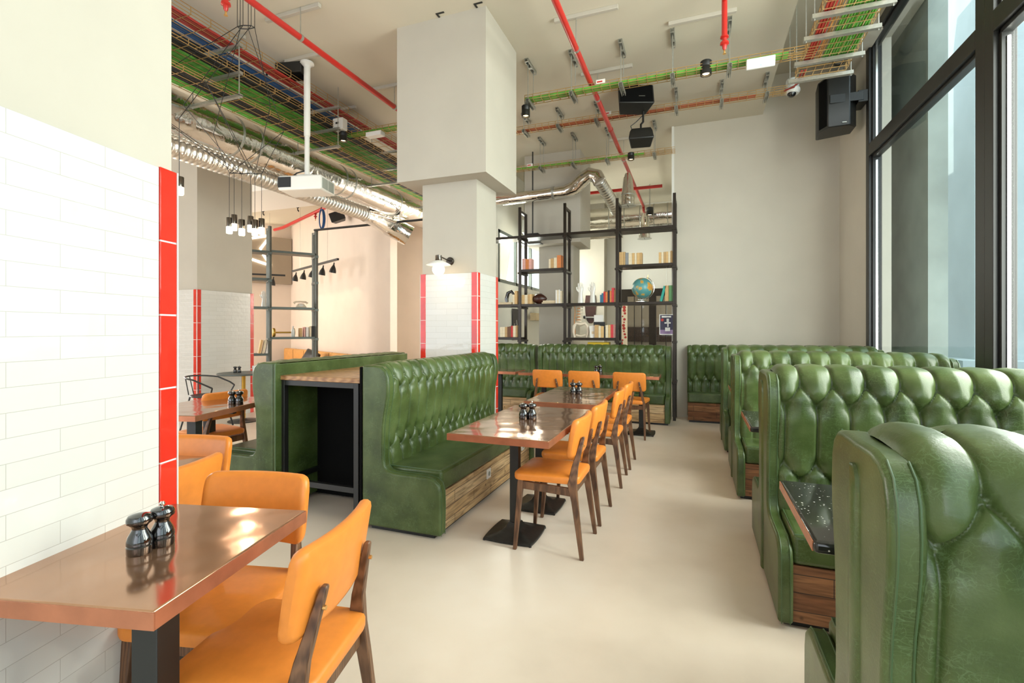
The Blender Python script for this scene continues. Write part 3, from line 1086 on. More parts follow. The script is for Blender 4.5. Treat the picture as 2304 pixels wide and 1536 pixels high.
def bench_parts(t, x0, x1, c, rows, flip=False, per=18, ds=0.011, amp=0.02, k=1.0, back=True, top_back=None, off=0.0, wing=0.075, sock=(), wood='pallet'):
    """Seat side of a bench in local axes: runs along x from x0 to x1, rear plane at y = 0, sitter towards -y (flip: +y)."""
    s = 1 if flip else -1
    name = 'tufted_back'
    tufted(name, t, x0 + wing - min(0.018, wing), x1 - wing + min(0.018, wing), top_back or BACK, c, rows, amp, per, ds, off, flip, top_back is None)
    # seat cushion with a piped front edge
    d0, d1 = 0.14, 0.575 * k
    yy = sorted((s * d0, s * d1))
    cu = B().box(x0 + wing, x1 - wing, yy[0], yy[1], 0.285, 0.425).make('seat_cushion', 'leather', t, bev=0.022, seg=4)
    b = B()
    b.tube([(x0 + wing + 0.01, s * (d0 + 0.03), 0.424), (x0 + wing + 0.01, s * (d1 - 0.012), 0.421), (x1 - wing - 0.01, s * (d1 - 0.012), 0.421), (x1 - wing - 0.01, s * (d0 + 0.03), 0.424)], 0.0045, 6)
    b.make('piping', 'piping', cu)
    yy = sorted((s * (0.03), s * 0.573 * k))
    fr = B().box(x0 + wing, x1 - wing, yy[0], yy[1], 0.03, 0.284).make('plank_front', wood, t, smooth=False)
    yy = sorted((s * 0.06, s * 0.545 * k))
    B().box(x0 + 0.03, x1 - 0.03, yy[0], yy[1], 0.0, 0.034).make('plinth', 'black', t, smooth=False)
    for px, pz in sock:
        o = B().cbox((px, s * (0.573 * k + 0.004), pz), (0.075, 0.008, 0.075)).make('wall_socket', 'plastic_white', fr, bev=0.003)
        B().lathe([(0.018, 0.0), (0.018, 0.003)], (0, 0, 0), 16, Matrix.Translation((px, s * (0.573 * k + 0.0075), pz)) @ Matrix.Rotation(R(90) * (-s if s < 0 else -1), 4, 'X')).make('socket_hole', 'vent_grey', o)
    return fr


def end_panel(t, x, w, double=False, flip=False, k=1.0, groove=False, top=1.105):
    o = side_outline(k, top)
    s = 1 if flip else -1
    if double:
        poly = [(-d, z) for d, z in o] + [(d, z) for d, z in reversed(o[1:])]
    else:
        poly = [(s * d, z) for d, z in o] + [(0.0, 0.026)]
    p = B().prism(poly, x, x + w).make('end_panel', 'leather', t, bev=0.016, seg=4)
    # stitched seam round the rim
    for xx in (x + 0.0135, x + w - 0.0135):
        pts = []
        for d, z in o[2:]:
            pts.append((xx, s * (d + 0.0012), z + 0.001))
        B().tube(pts, 0.0022, 5).make('piping', 'piping', p)
        if double:
            B().tube([(q[0], -q[1], q[2]) for q in pts], 0.0022, 5).make('piping', 'piping', p)
    return p


ROWS = (1.042, 0.940, 0.635, 0.555)
# --- central bench facing the aisle (sitter towards +X): local x runs along world Y
t = thing('tufted_bench', 'long green tufted leather bench in the middle of the hall, facing the aisle', 'bench', (-2.13, 2.75, 0), R(90), 'green benches either side of the high table')
LB = 1.93
bench_parts(t, 0, LB, 0.1225, (1.03, 0.945, 0.63, 0.53), per=28, ds=0.006, amp=0.026, sock=((0.84, 0.20), (1.66, 0.235)))
end_panel(t, 0, 0.075)
end_panel(t, LB - 0.075, 0.075)
B().box(0.0, LB, 0.001, 0.02, 0.03, 1.095).make('rear_panel', 'black_void', t, bev=0.006)  # coloured black to deepen the shade under the high table
# --- its twin, facing left
t = thing('tufted_bench', 'green leather bench backing on to the high wooden table, facing the left-hand tables', 'bench', (-2.92, 2.75, 0), R(90), 'green benches either side of the high table')
LB = 1.76
bench_parts(t, 0, LB, 0.1225, (1.03, 0.945, 0.63, 0.53), flip=True, per=10, ds=0.02, amp=0.03)
end_panel(t, 0, 0.075, flip=True)
end_panel(t, LB - 0.075, 0.075, flip=True)
B().box(0.0, LB, -0.02, -0.001, 0.03, 1.095).make('rear_panel', 'leather', t, bev=0.006)
b = B()
b.tube([(-0.001, -0.022, 0.03), (-0.001, -0.022, 1.10)], 0.004, 6)
b.make('piping', 'piping', t)
# --- rear benches under the bookcase (sitter towards -Y)
t = thing('tufted_bench', 'dark green tufted bench under the bookcase, behind three orange chair backs', 'bench', (-2.345, 7.56, 0), 0, 'green benches below the bookcase')
bench_parts(t, 0, 2.0, 0.126, (1.03, 0.945, 0.63, 0.53), per=14, ds=0.013, amp=0.032, k=0.64)
o = side_outline(0.64)
o = [(d * (0.66 if z < 0.39 else 1.0), z) for d, z in side_outline(1.0)]
end_panel(t, 1.93, 0.07, k=0.64)
end_panel(t, 0.0, 0.07, k=0.64)
B().box(0.0, 2.0, -0.015, 0.0, 0.03, 1.09).make('rear_panel', 'leather', t, bev=0.005)
t = thing('tufted_bench', 'short length of tufted bench between the tiled column and the rear bench', 'bench', (-3.42, 7.56, 0), 0, 'green benches below the bookcase')
bench_parts(t, 0, 1.02, 0.126, (1.03, 0.945, 0.63, 0.53), per=12, ds=0.015, amp=0.032, k=0.64)
end_panel(t, 0.95, 0.07, k=0.64)
end_panel(t, 0.0, 0.07, k=0.64)
B().box(0.0, 1.02, -0.015, 0.0, 0.03, 1.09).make('rear_panel', 'leather', t, bev=0.005)
# --- wall bench at the end of the window booths
t = thing('tufted_bench', 'dark tufted bench against the beige back wall, behind the window booths', 'bench', (-0.13, 7.985, 0), 0)
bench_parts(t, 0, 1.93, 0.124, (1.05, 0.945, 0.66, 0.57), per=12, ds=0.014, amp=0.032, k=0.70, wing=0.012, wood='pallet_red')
B().box(0, 1.93, -0.02, 0.0, 0.03, 1.10).make('rear_panel', 'leather', t, bev=0.005)


# --- double-sided window booths
def booth(label, x, y, x1, per, ds, lift=0.0):
    t = thing('booth_bench', label, 'bench', (x, y, 0), 0, 'double-sided green booths along the window')
    W = x1 - x
    back = [(0.165, 0.40), (0.165, 0.60), (0.172, 0.78), (0.190, 0.92), (0.194, 1.0 + lift), (0.180, 1.055 + lift), (0.145, 1.092 + lift), (0.09, 1.108 + lift), (0.0, 1.106 + lift)]
    rows = tuple(r + lift for r in ROWS)
    c = 0.142
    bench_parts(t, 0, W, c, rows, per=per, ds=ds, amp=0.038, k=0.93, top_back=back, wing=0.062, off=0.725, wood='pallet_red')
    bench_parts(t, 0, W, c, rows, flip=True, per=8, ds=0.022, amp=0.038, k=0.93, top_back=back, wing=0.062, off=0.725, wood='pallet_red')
    p = end_panel(t, 0, 0.062, double=True, k=0.93, top=1.10 + lift)
    # raised flute down the middle of the end panel
    b = B()
    b.loft([[Vector((xx, yy, z)) for xx, yy in ((0.004, -wd), (-0.006, -wd * 0.75), (-0.0105, 0), (-0.006, wd * 0.75), (0.004, wd))] for z, wd in ((0.03, 0.040), (0.5, 0.040), (0.98 + lift, 0.040), (1.02 + lift, 0.034), (1.04 + lift, 0.022), (1.048 + lift, 0.006))])
    b.make('flute', 'leather', p)
    end_panel(t, W - 0.062, 0.062, double=True, k=0.93, top=1.10 + lift)
    return t


booth('nearest double green booth, its fluted end panel filling the lower right corner', 0.335, 1.31, 1.86, 34, 0.0065)
booth('second double green booth from the camera, a speckled black table before it', 0.345, 3.05, 1.86, 22, 0.010, 0.02)
booth('third double green booth from the camera along the window', 0.30, 4.82, 1.86, 16, 0.012, 0.025)
booth('farthest double green booth, just in front of the back wall bench', 0.285, 6.38, 1.86, 12, 0.014, 0.03)


def booth_table(label, x, y, d, z=0.742):
    t = thing('booth_table', label, 'table', (x, y, 0), 0, 'black terrazzo tables in the window booths')
    B().box(0, 1.50, -d / 2, d / 2, z - 0.036, z).make('tabletop', 'terrazzo', t, bev=0.012, seg=3)
    B().box(-0.0015, 0.0015, -d / 2 + 0.012, d / 2 - 0.012, z - 0.033, z - 0.004).make('edge_band', 'copper_edge', t, smooth=False)
    for px in (0.55, 1.2):
        B().box(px - 0.03, px + 0.03, -0.03, 0.03, 0.02, z - 0.036).make('column', 'black', t, smooth=False)
        B().box(px - 0.16, px + 0.16, -0.16, 0.16, 0.0, 0.022).make('base', 'iron', t, bev=0.004)


booth_table('black speckled terrazzo table between the two nearest window booths', 0.315, 1.93, 0.62)
booth_table('black speckled terrazzo table end between the second and third window booths', 0.315, 3.72, 0.66)
booth_table('black terrazzo table hidden between the two farthest window booths', 0.33, 5.60, 0.6)

# ================================================================== WINDOWS AND THE STREET
def street_window(i, y0, y1):
    o = tag(thing('window_%d' % i, None, None, (1.87, 0, 0)), kind='structure')
    b = B()
    x0, x1 = 0.0, 0.13
    b.box(x0, x1, y0, y0 + 0.125, 0.55, 4.75).box(x0, x1, y1 - 0.10, y1, 0.55, 4.75)
    b.box(x0, x1, y0 + 0.125, y1 - 0.10, 0.55, 0.66).box(x0, x1, y0 + 0.125, y1 - 0.10, 4.65, 4.75)
    b.box(x0, x1, y0 + 0.125, y1 - 0.10, 3.36, 3.50)
    # inner glazing beads
    for za, zb in ((0.66, 3.36), (3.50, 4.65)):
        b.box(0.03, 0.10, y0 + 0.125, y0 + 0.155, za, zb).box(0.03, 0.10, y1 - 0.13, y1 - 0.10, za, zb)
        b.box(0.03, 0.10, y0 + 0.125, y1 - 0.10, za, za + 0.03).box(0.03, 0.10, y0 + 0.125, y1 - 0.10, zb - 0.03, zb)
    b.make('window_frame', 'black', o, bev=0.004)
    b = B()
    b.box(0.060, 0.066, y0 + 0.13, y1 - 0.105, 0.68, 3.35).box(0.060, 0.066, y0 + 0.13, y1 - 0.105, 3.51, 4.64)
    b.make('glass_pane', 'glass', o, smooth=False)
    b = B()
    for yy in (y0 + 0.157, y1 - 0.132):
        for za, zb in ((0.69, 3.30), (3.50, 4.62)):
            b.box(0.058, 0.078, yy - 0.008, yy + 0.008, za, zb)
    b.make('pane_spacer', 'chrome', o, smooth=False)


for i, (ya, yb) in enumerate(((4.33, 6.87), (1.98, 4.33), (-0.37, 1.98), (-2.72, -0.37))):
    street_window(1 + i + (2 if i > 1 else (0 if i < 1 else 1)), ya, yb)

struct('pavement', B().box(2.12, 40, -30, 60, -0.25, -0.12), 'pavement', smooth=False)
b = B()
b.box(2.42, 2.60, 6.75, 9.5, -0.12, 7.5)
b.box(2.13, 2.42, 8.6, 9.5, -0.12, 7.5)
struct('street_pier', b, 'concrete', smooth=False)
struct('street_pier', B().box(3.9, 4.5, 9.3, 11.2, -0.12, 8.0).box(3.6, 4.5, 8.9, 11.5, -0.12, 0.9), 'concrete_pale', smooth=False)
fa = tag(B().box(15, 16, -8, 60, -0.1, 11).make('facade', 'facade', smooth=False), 'white panelled building across the street', 'building')
b = B()
b.box(14.9, 14.99, 24, 40, 2.7, 3.3)
tag(b.make('shop_awning', 'yellow', smooth=False), 'yellow shop canopy across the street', 'canopy')

# ================================================================== CEILING SERVICES
def pipe_thing(label, pts, r, clamps=(), cat='pipe', mat='red_pipe', name='sprinkler_pipe', couplings=()):
    t = thing(name, label, cat, (0, 0, 0))
    B().tube(pts, r, 14).make('pipe', mat, t)
    for c, d in couplings:
        d = Vector(d)
        B().tube([Vector(c) - d * 0.02, Vector(c) + d * 0.02], r * 1.18, 14).make('coupling', mat if mat != 'red_pipe' else 'red_pipe', t)
    for x, y, z in clamps:
        b = B()
        b.tube([(x, y - 0.014, z), (x, y + 0.014, z)], r * 1.16, 14)
        cl = b.make('clamp', 'galv', t)
        B().tube([(x, y, z + r), (x, y, ZC)], 0.005, 6).make('drop_rod', 'galv', cl)
    return t


pipe_thing('long red sprinkler pipe on the left, crossing the pale ceiling towards the big column', [(-3.62, -1.0, 4.2), (-3.62, 9.0, 4.2)], 0.030,
           [(-3.62, 3.74, 4.2), (-3.62, 5.33, 4.2), (-3.62, 7.2, 4.2), (-3.62, 1.9, 4.2)])
pipe_thing('long red sprinkler pipe running down the middle of the ceiling over the aisle', [(-1.125, -1.0, 4.15), (-1.125, 9.1, 4.15), (-1.125, 11.6, 4.15)], 0.030,
           [(-1.125, 4.80, 4.15), (-1.125, 5.93, 4.15), (-1.125, 8.2, 4.15)], couplings=[((-1.125, 5.62, 4.15), (0, 1, 0)), ((-1.125, 6.9, 4.15), (0, 1, 0))])


def sprinkler(parent, x, y, z, s=1.0):
    b = B()
    b.lathe([(0.012, 0), (0.034, -0.002), (0.036, -0.016), (0.020, -0.022), (0.018, -0.05), (0.036, -0.056), (0.038, -0.074), (0.020, -0.082), (0.018, -0.11), (0.010, -0.125)], (x, y, z), 16)
    h = b.make('sprinkler_head', 'red_pipe', parent)
    b = B()
    b.lathe([(0.006, -0.125), (0.009, -0.14), (0.006, -0.155), (0.016, -0.158), (0.016, -0.161)], (x, y, z), 12)
    b.make('deflector', 'brass', h)


t = pipe_thing('short red sprinkler drop with a valve-like head above the right-hand cable tray', [(0.236, 3.2, 4.33), (0.236, 4.70, 4.33), (0.236, 4.785, 4.30), (0.236, 4.792, 4.22), (0.236, 4.792, 3.99)], 0.024, [(0.236, 3.9, 4.33)])
sprinkler(t, 0.236, 4.792, 3.99)
t = pipe_thing('sprinkler drop with a brass tip at the top left of the picture', [(-3.62, 2.93, 4.2), (-3.62, 2.93, 4.06)], 0.02)
sprinkler(t, -3.62, 2.93, 4.09)
t = pipe_thing('red pipe low on the lounge wall, with a red sprinkler hanging from it', [(-10.3, 9.75, 3.95), (-9.85, 9.6, 3.95), (-7.55, 8.72, 4.12)], 0.04)
sprinkler(t, -8.25, 8.98, 4.03)
pipe_thing('red pipe crossing behind the spiral air diffuser in the back room', [(-2.1, 9.6, 4.05), (-0.6, 9.6, 4.05)], 0.03)


def wire_tray(label, x0, x1, y0, y1, z, h=0.06, along='y', step=0.10, nlong=6):
    """Basket tray of zinc wire, flat bottom with low sides."""
    t = thing('wire_cable_tray', label, 'cable tray', (0, 0, 0))
    b = B()
    r = 0.0028
    w0, w1 = (x0, x1) if along == 'y' else (y0, y1)
    l0, l1 = (y0, y1) if along == 'y' else (x0, x1)
    P = (lambda w_, l_, z_: (w_, l_, z_)) if along == 'y' else (lambda w_, l_, z_: (l_, w_, z_))
    for i in range(nlong):
        ww = w0 + (w1 - w0) * i / (nlong - 1)
        b.bar(P(ww, l0, z), P(ww, l1, z), 2 * r)
    for ww in (w0, w1):
        for k in (0.5, 1.0):
            b.bar(P(ww, l0, z + h * k), P(ww, l1, z + h * k), 2 * r)
    l = l0
    while l <= l1:
        b.bar(P(w0, l, z + h), P(w0, l, z - r), 2 * r).bar(P(w0, l, z - r), P(w1, l, z - r), 2 * r).bar(P(w1, l, z - r), P(w1, l, z + h), 2 * r)
        l += step
    b.make('wire_mesh', 'wire', t, smooth=False)
    return t


def cables(label, pts_list, r, mat, cat='cables', name='cable_bundle'):
    b = B()
    for p in pts_list:
        b.tube(p, r, 6)
    return tag(b.make(name, mat), label, cat, None, 'stuff' if len(pts_list) > 2 else None)


def lanes(x0, x1, n, y0, y1, z, along='y', jig=0.008, layers=1, step=0.55):
    out = []
    for k in range(layers):
        for i in range(n):
            w_ = x0 + (x1 - x0) * (i + 0.5) / n
            p = []
            l = y0
            while l < y1 + 0.01:
                ww = w_ + random.uniform(-jig, jig)
                zz = z + 0.012 * k + random.uniform(0, jig)
                p.append((ww, l, zz) if along == 'y' else (l, ww, zz))
                l += step
            out.append(p)
    return out


# left-hand stack of trays, running down the hall
wire_tray('top wire tray of the stack on the left, carrying red and blue cables', -4.92, -4.40, 0.6, 9.4, 4.28, 0.07, nlong=5, step=0.2)
wire_tray('middle wire tray of the stack on the left, full of bright green cables', -4.97, -4.43, 0.6, 9.4, 4.00, 0.06, nlong=6, step=0.2)
wire_tray('lowest wire tray of the stack on the left, just over the silver duct', -4.84, -4.50, 0.6, 9.4, 3.77, 0.05, nlong=4, step=0.2)
cables('red cables lying in the top tray of the left stack', lanes(-4.62, -4.46, 5, 0.6, 9.4, 4.292), 0.011, 'cable_red')
cables('blue cables lying in the top tray of the left stack', lanes(-4.82, -4.66, 6, 0.6, 6.2, 4.292), 0.010, 'cable_blue')
cables('black cables at the far side of the top tray of the left stack', lanes(-4.91, -4.83, 4, 0.6, 9.4, 4.292), 0.010, 'cable_black')
cables('bright green cables side by side in the middle tray of the left stack', lanes(-4.95, -4.60, 15, 0.6, 9.4, 4.012, jig=0.004), 0.0105, 'cable_green')
cables('black and dark cables beside the green ones in the middle left tray', lanes(-4.59, -4.47, 5, 0.6, 9.4, 4.012, jig=0.004), 0.011, 'cable_black')
cables('dark cables in the lowest tray of the left stack', lanes(-4.70, -4.52, 7, 0.6, 9.4, 3.782, jig=0.004), 0.011, 'cable_black')
cables('green cables in the lowest tray of the left stack', lanes(-4.83, -4.71, 5, 0.6, 9.4, 3.782, jig=0.004), 0.0105, 'cable_green')
for k, y in enumerate((2.25, 3.68, 5.15, 6.75, 8.3)):
    t = thing('tray_hanger', 'trapeze hanger of rods and channels under the left tray stack, %s' % ('by the top left edge', 'above the pendant wires', 'next to the projector pole', 'below the junction box', 'behind the column head')[k], 'hanger', (0, y, 0), 0, 'hangers of the left tray stack')
    for x in (-5.03, -4.36):
        B().tube([(x, 0, 3.70), (x, 0, ZC)], 0.006, 6).make('rod', 'galv', t)
    for z in (4.245, 3.965, 3.735):
        B().box(-5.06, -4.33, -0.02, 0.02, z - 0.02, z + 0.008).make('channel', 'galv', t, smooth=False)

# cross trays
wire_tray('near wire tray crossing the hall from the column to the window side', -1.90, 1.10, 5.46, 5.60, 4.06, 0.055, 'x', nlong=4)
cables('green cable bundle in the near cross tray', lanes(5.47, 5.55, 6, -1.90, 1.22, 4.07, 'x', 0.006, 2), 0.0105, 'cable_green')
cables('thin red cable in the near cross tray', [lanes(5.57, 5.59, 1, -1.90, 1.22, 4.08, 'x', 0.006)[0]], 0.006, 'cable_red')
wire_tray('middle wire tray crossing the hall above the ceiling loudspeaker', -2.6, 1.05, 6.80, 6.94, 4.29, 0.055, 'x', nlong=4)
cables('dark red cables in the middle cross tray', lanes(6.82, 6.90, 3, -2.6, 1.15, 4.30, 'x', 0.008), 0.009, 'cable_red')
cables('grey-black cable in the middle cross tray', [lanes(6.90, 6.93, 1, -2.6, 0.0, 4.31, 'x', 0.006)[0]], 0.010, 'cable_black')
wire_tray('far wire tray crossing above the bookcase', -2.95, -0.30, 7.74, 7.86, 4.04, 0.055, 'x', nlong=4)
cables('green cable bundle in the far cross tray', lanes(7.75, 7.80, 5, -2.95, -0.40, 4.05, 'x', 0.006, 2), 0.0105, 'cable_green')
cables('red pipe-like cables at the back of the far cross tray', lanes(7.83, 7.86, 2, -2.95, -0.32, 4.075, 'x', 0.004), 0.013, 'cable_red')
wire_tray('near left wire tray crossing from the tray stack to the column', -4.4, -2.95, 5.46, 5.60, 4.0, 0.055, 'x', nlong=4)
cables('green cables in the short tray left of the column', lanes(5.47, 5.55, 6, -4.5, -2.95, 4.01, 'x', 0.006, 2), 0.0105, 'cable_green')

# window-side tray, seen from below
wire_tray('wide wire tray along the window side at the top right', 1.0, 1.46, 2.4, 6.05, 4.06, 0.07, nlong=7)
cables('bright green cables side by side in the window-side tray', lanes(1.18, 1.44, 12, 2.4, 5.75, 4.072, jig=0.004), 0.0105, 'cable_green')
cables('dark red cables in the window-side tray', lanes(1.02, 1.10, 4, 2.4, 6.0, 4.072, jig=0.006), 0.012, 'cable_red')
cables('yellow cables in the window-side tray', lanes(1.11, 1.17, 3, 2.4, 6.0, 4.072, jig=0.010), 0.006, 'brass')
for k, y in enumerate((4.85, 5.20, 5.66, 6.03)):
    t = thing('tray_hanger', 'grey channel hanger under the window-side tray, %s' % ('cut by the top edge of the picture', 'just above the tray junction', 'just below the tray junction', 'right above the dome camera')[k], 'hanger', (0, y, 0), 0, 'hangers of the window-side tray')
    B().box(0.93, 1.53, -0.022, 0.022, 4.015, 4.052).make('channel', 'galv', t, smooth=False)
    for x in (0.95, 1.51):
        B().tube([(x, 0, 4.0), (x, 0, 5.05)], 0.005, 6).make('rod', 'galv', t)


def trapeze(x, y0, y1, zt, label, group):
    """Slotted channel on the ceiling, two rods, a short cradle under the tray."""
    t = thing('strut_hanger', label, 'hanger', (x, 0, 0), 0, group)
    b = B()
    for sx in (-0.02, 0.016):
        b.box(sx, sx + 0.004, y0, y1, ZC - 0.04, ZC)
    b.box(-0.02, 0.02, y0, y1, ZC - 0.006, ZC)
    for q in range(3):
        yy = y0 + (y1 - y0) * (q + 0.0) / 2
        b.box(-0.016, 0.016, yy - 0.02 if q else yy, yy + 0.02 if q < 2 else yy, ZC - 0.04, ZC - 0.036)
    b.make('ceiling_channel', 'galv', t, smooth=False)
    ym = (y0 + y1) / 2
    ya, yb = ym - 0.10, ym + 0.10
    for yy in (ya, yb):
        B().tube([(0, yy, zt - 0.05), (0, yy, ZC - 0.006)], 0.005, 6).make('rod', 'galv', t)
    b = B()
    b.box(-0.022, -0.017, ya - 0.03, yb + 0.03, zt - 0.045, zt - 0.005).box(0.017, 0.022, ya - 0.03, yb + 0.03, zt - 0.045, zt - 0.005).box(-0.022, 0.022, ya - 0.03, yb + 0.03, zt - 0.009, zt - 0.005)
    b.make('cradle', 'galv', t, smooth=False)


where5 = ('next to the column head', 'just left of the red pipe', 'right of the red pipe', 'left of the black downlight', 'behind the short red sprinkler drop')
for k, x in enumerate((-1.85, -1.33, -0.775, -0.238, 0.316)):
    trapeze(x, 5.37, 5.70, 4.055, 'slotted ceiling channel with rods over the near cross tray, ' + where5[k], 'hangers of the near cross tray')
where6 = ('at the column edge', 'one step right of the column', 'crossed by the red pipe', 'above the ceiling loudspeaker', 'over the back wall corner', 'left of the ceiling edge')
for k, x in enumerate((-2.37, -1.853, -1.307, -0.25, 0.302, 0.817)):
    trapeze(x, 6.70, 7.04, 4.285, 'slotted ceiling channel with rods over the middle cross tray, ' + where6[k], 'hangers of the middle cross tray')
for k, x in enumerate((-2.41, -1.86, -1.32, -0.6)):
    trapeze(x, 7.63, 7.97, 4.035, 'slotted ceiling channel with rods over the far cross tray, ' + ('near the column', 'over the elbow of the duct', 'beside the red pipe', 'near the back wall end')[k], 'hangers of the far cross tray')

# cream strut rails screwed to the ceiling
rails = [(-1.35, -0.71, 4.80, 'crossed by the red pipe at the top centre'), (-0.27, 0.37, 5.26, 'above the short red sprinkler drop'), (-1.33, -0.71, 5.93, 'behind the near cross tray'), (-1.35, -0.85, 8.16, 'above the far cross tray'),
         (-4.08, -3.40, 3.76, 'crossed by the left red pipe at the top'), (-4.0, -3.4, 5.33, 'touching the column head'), (-5.10, -4.48, 5.66, 'above the junction box'), (-5.15, -4.52, 3.88, 'behind the pendant wires'), (-4.5, -3.98, 4.42, 'at the head of the projector pole')]
for x0, x1, y, wh in rails:
    b = B()
    b.box(x0, x1, y - 0.02, y + 0.02, ZC - 0.04, ZC)
    tag(b.make('ceiling_rail', 'cream', bev=0.004), 'cream strut rail on the ceiling, ' + wh, 'rail', 'cream rails on the ceiling')

# ducts
def ribbed(pts, r, pitch, depth, seg=20, name='hose', mat='flex', parent=None):
    pts = [Vector(p) for p in pts]
    out, rr = [], []
    k = 0
    for a, b_ in zip(pts, pts[1:]):
        n = max(1, int((b_ - a).length / (pitch / 4)))
        for i in range(n):
            out.append(a + (b_ - a) * i / n)
            rr.append(r - (depth if k % 4 == 0 else (depth * 0.3 if k % 4 in (1, 3) else 0)))
            k += 1
    out.append(pts[-1])
    rr.append(r)
    return B().tube(out, rr, seg).make(name, mat, parent)


t = thing('air_duct', 'big shiny silver foil duct running along the left under the cable trays', 'duct', (0, 0, 0))
B().tube([(-5.3, -0.5, 3.70), (-5.3, 9.95, 3.70)], 0.238, 36).make('duct_tube', 'duct', t)
for y in (2.5, 2.75, 4.35, 4.62, 6.2, 6.42, 7.7, 8.9):
    b = B()
    b.tube([(-5.3, y - 0.012, 3.70), (-5.3, y + 0.012, 3.70)], 0.245, 36)
    b.make('clamp_band', 'galv', t)
t = thing('air_duct', 'ribbed flexible silver duct below the big one, ending in a round collar', 'duct', (0, 0, 0))
ribbed([(-5.57, 0.5, 3.42), (-5.57, 7.31, 3.42)], 0.123, 0.07, 0.014, 24, 'hose', 'flex', t)
b = B()
ring = []
b.tube([(-5.57, 7.27, 3.42), (-5.57, 7.57, 3.42), (-5.53, 7.86, 3.37), (-5.41, 8.12, 3.28), (-5.27, 8.25, 3.18)], [0.132, 0.17, 0.20, 0.208, 0.208], 28)
b.make('collar', 'duct', t)
t = thing('air_duct', 'silver duct crossing high behind the column and bending down over the bookcase', 'duct', (0, 0, 0))
B().tube([(-3.4, 8.22, 3.68), (-2.02, 8.1, 3.70)], 0.10, 24).make('duct_tube', 'duct', t)
b = B()
b.tube([(-2.06, 8.10, 3.70), (-1.92, 8.09, 3.74), (-1.78, 8.08, 3.86), (-1.66, 8.07, 3.93), (-1.54, 8.06, 3.88), (-1.49, 8.05, 3.78)], [0.112, 0.118, 0.118, 0.118, 0.118, 0.112], 24)
b.make('elbow', 'duct', t)
ribbed([(-1.50, 8.05, 3.80), (-1.36, 8.40, 3.55), (-1.30, 8.62, 3.40)], 0.10, 0.05, 0.006, 22, 'hose', 'flex', t)
b = B()
b.tube([(-2.32, 8.12, 3.7), (-2.28, 8.12, 3.7)], 0.107, 24)
b.make('clamp_band', 'galv', t)
t = thing('air_duct', 'fat silver duct along the far end of the back room', 'duct', (0, 0, 0))
B().tube([(-3.3, 11.6, 3.95), (1.6, 11.6, 3.95)], 0.26, 28).make('duct_tube', 'duct', t)
for x in (-1.9, -1.55, -1.2, -0.9, -0.6):
    B().tube([(x - 0.012, 11.6, 3.95), (x + 0.012, 11.6, 3.95)], 0.266, 28).make('clamp_band', 'galv', t)
t = thing('air_duct', 'thinner silver duct below the fat one in the back room', 'duct', (0, 0, 0))
B().tube([(-3.3, 11.2, 3.52), (-1.55, 11.2, 3.52)], 0.11, 24).make('duct_tube', 'duct', t)
for x in (-3.0, -1.7):
    B().tube([(x, 11.2, 3.62), (x, 11.2, ZC)], 0.005, 6).make('drop_rod', 'galv', t)
for i, (x, y, z0, z1, r, lab) in enumerate(((-1.13, 8.77, 3.52, 4.1, 0.115, 'silver drop diffuser at the end of the red pipe, over the bookcase'), (-1.09, 11.3, 3.38, 3.95, 0.125, 'farther silver drop diffuser seen under the top shelf of the bookcase'))):
    t = thing('air_diffuser', lab, 'air outlet', (x, y, 0))
    B().lathe([(r * 0.35, z1), (r * 0.7, z1 - 0.10), (r * 0.86, z0 + 0.30), (r, z0 + 0.2), (r, z0 + 0.02)], seg=28).make('duct_tube', 'duct', t)
    B().lathe([(r, z0 + 0.02), (r * 1.28, z0 + 0.004), (r * 1.28, z0), (r * 0.9, z0 + 0.006)], seg=28).make('flange', 'galv', t)
    b = B()
    for z in (z0 + 0.19, z0 + 0.29):
        b.lathe([(r * 0.99, z - 0.006), (r * 1.03, z), (r * 0.99, z + 0.006)], seg=28)
    B().lathe([(r * 1.03, z0 + 0.185), (r * 1.04, z0 + 0.195), (r * 1.03, z0 + 0.205)], seg=28).make('seam_ring', 'galv', t)
    b.bm.free()
    for k in range(4):
        a = k * PI / 2
        B().bar((0, 0, z0 + 0.008), (r * 0.9 * math.cos(a), r * 0.9 * math.sin(a), z0 + 0.008), 0.012, 0.006).make('vane', 'black', t, smooth=False)

# grey drain pipe at the top right
t = thing('drain_pipe', 'grey drain pipe with black clamps at the top of the window wall', 'pipe', (0, 0, 0))
B().tube([(1.60, 2.0, 4.72), (1.60, 7.3, 4.58)], 0.055, 18).make('pipe', 'plastic_grey', t)
for y in (5.25, 6.9):
    z = 4.72 - 0.14 * (y - 2) / 5.3
    b = B()
    b.tube([(1.60, y - 0.018, z), (1.60, y + 0.018, z)], 0.064, 18)
    c_ = b.make('clamp', 'black', t)
    B().tube([(1.60, y, z + 0.06), (1.60, y, 5.048)], 0.006, 6).make('drop_rod', 'galv', c_)
B().box(1.62, 1.715, 7.1, 7.3, 4.53, 4.63).make('elbow', 'plastic_grey', t, bev=0.02)

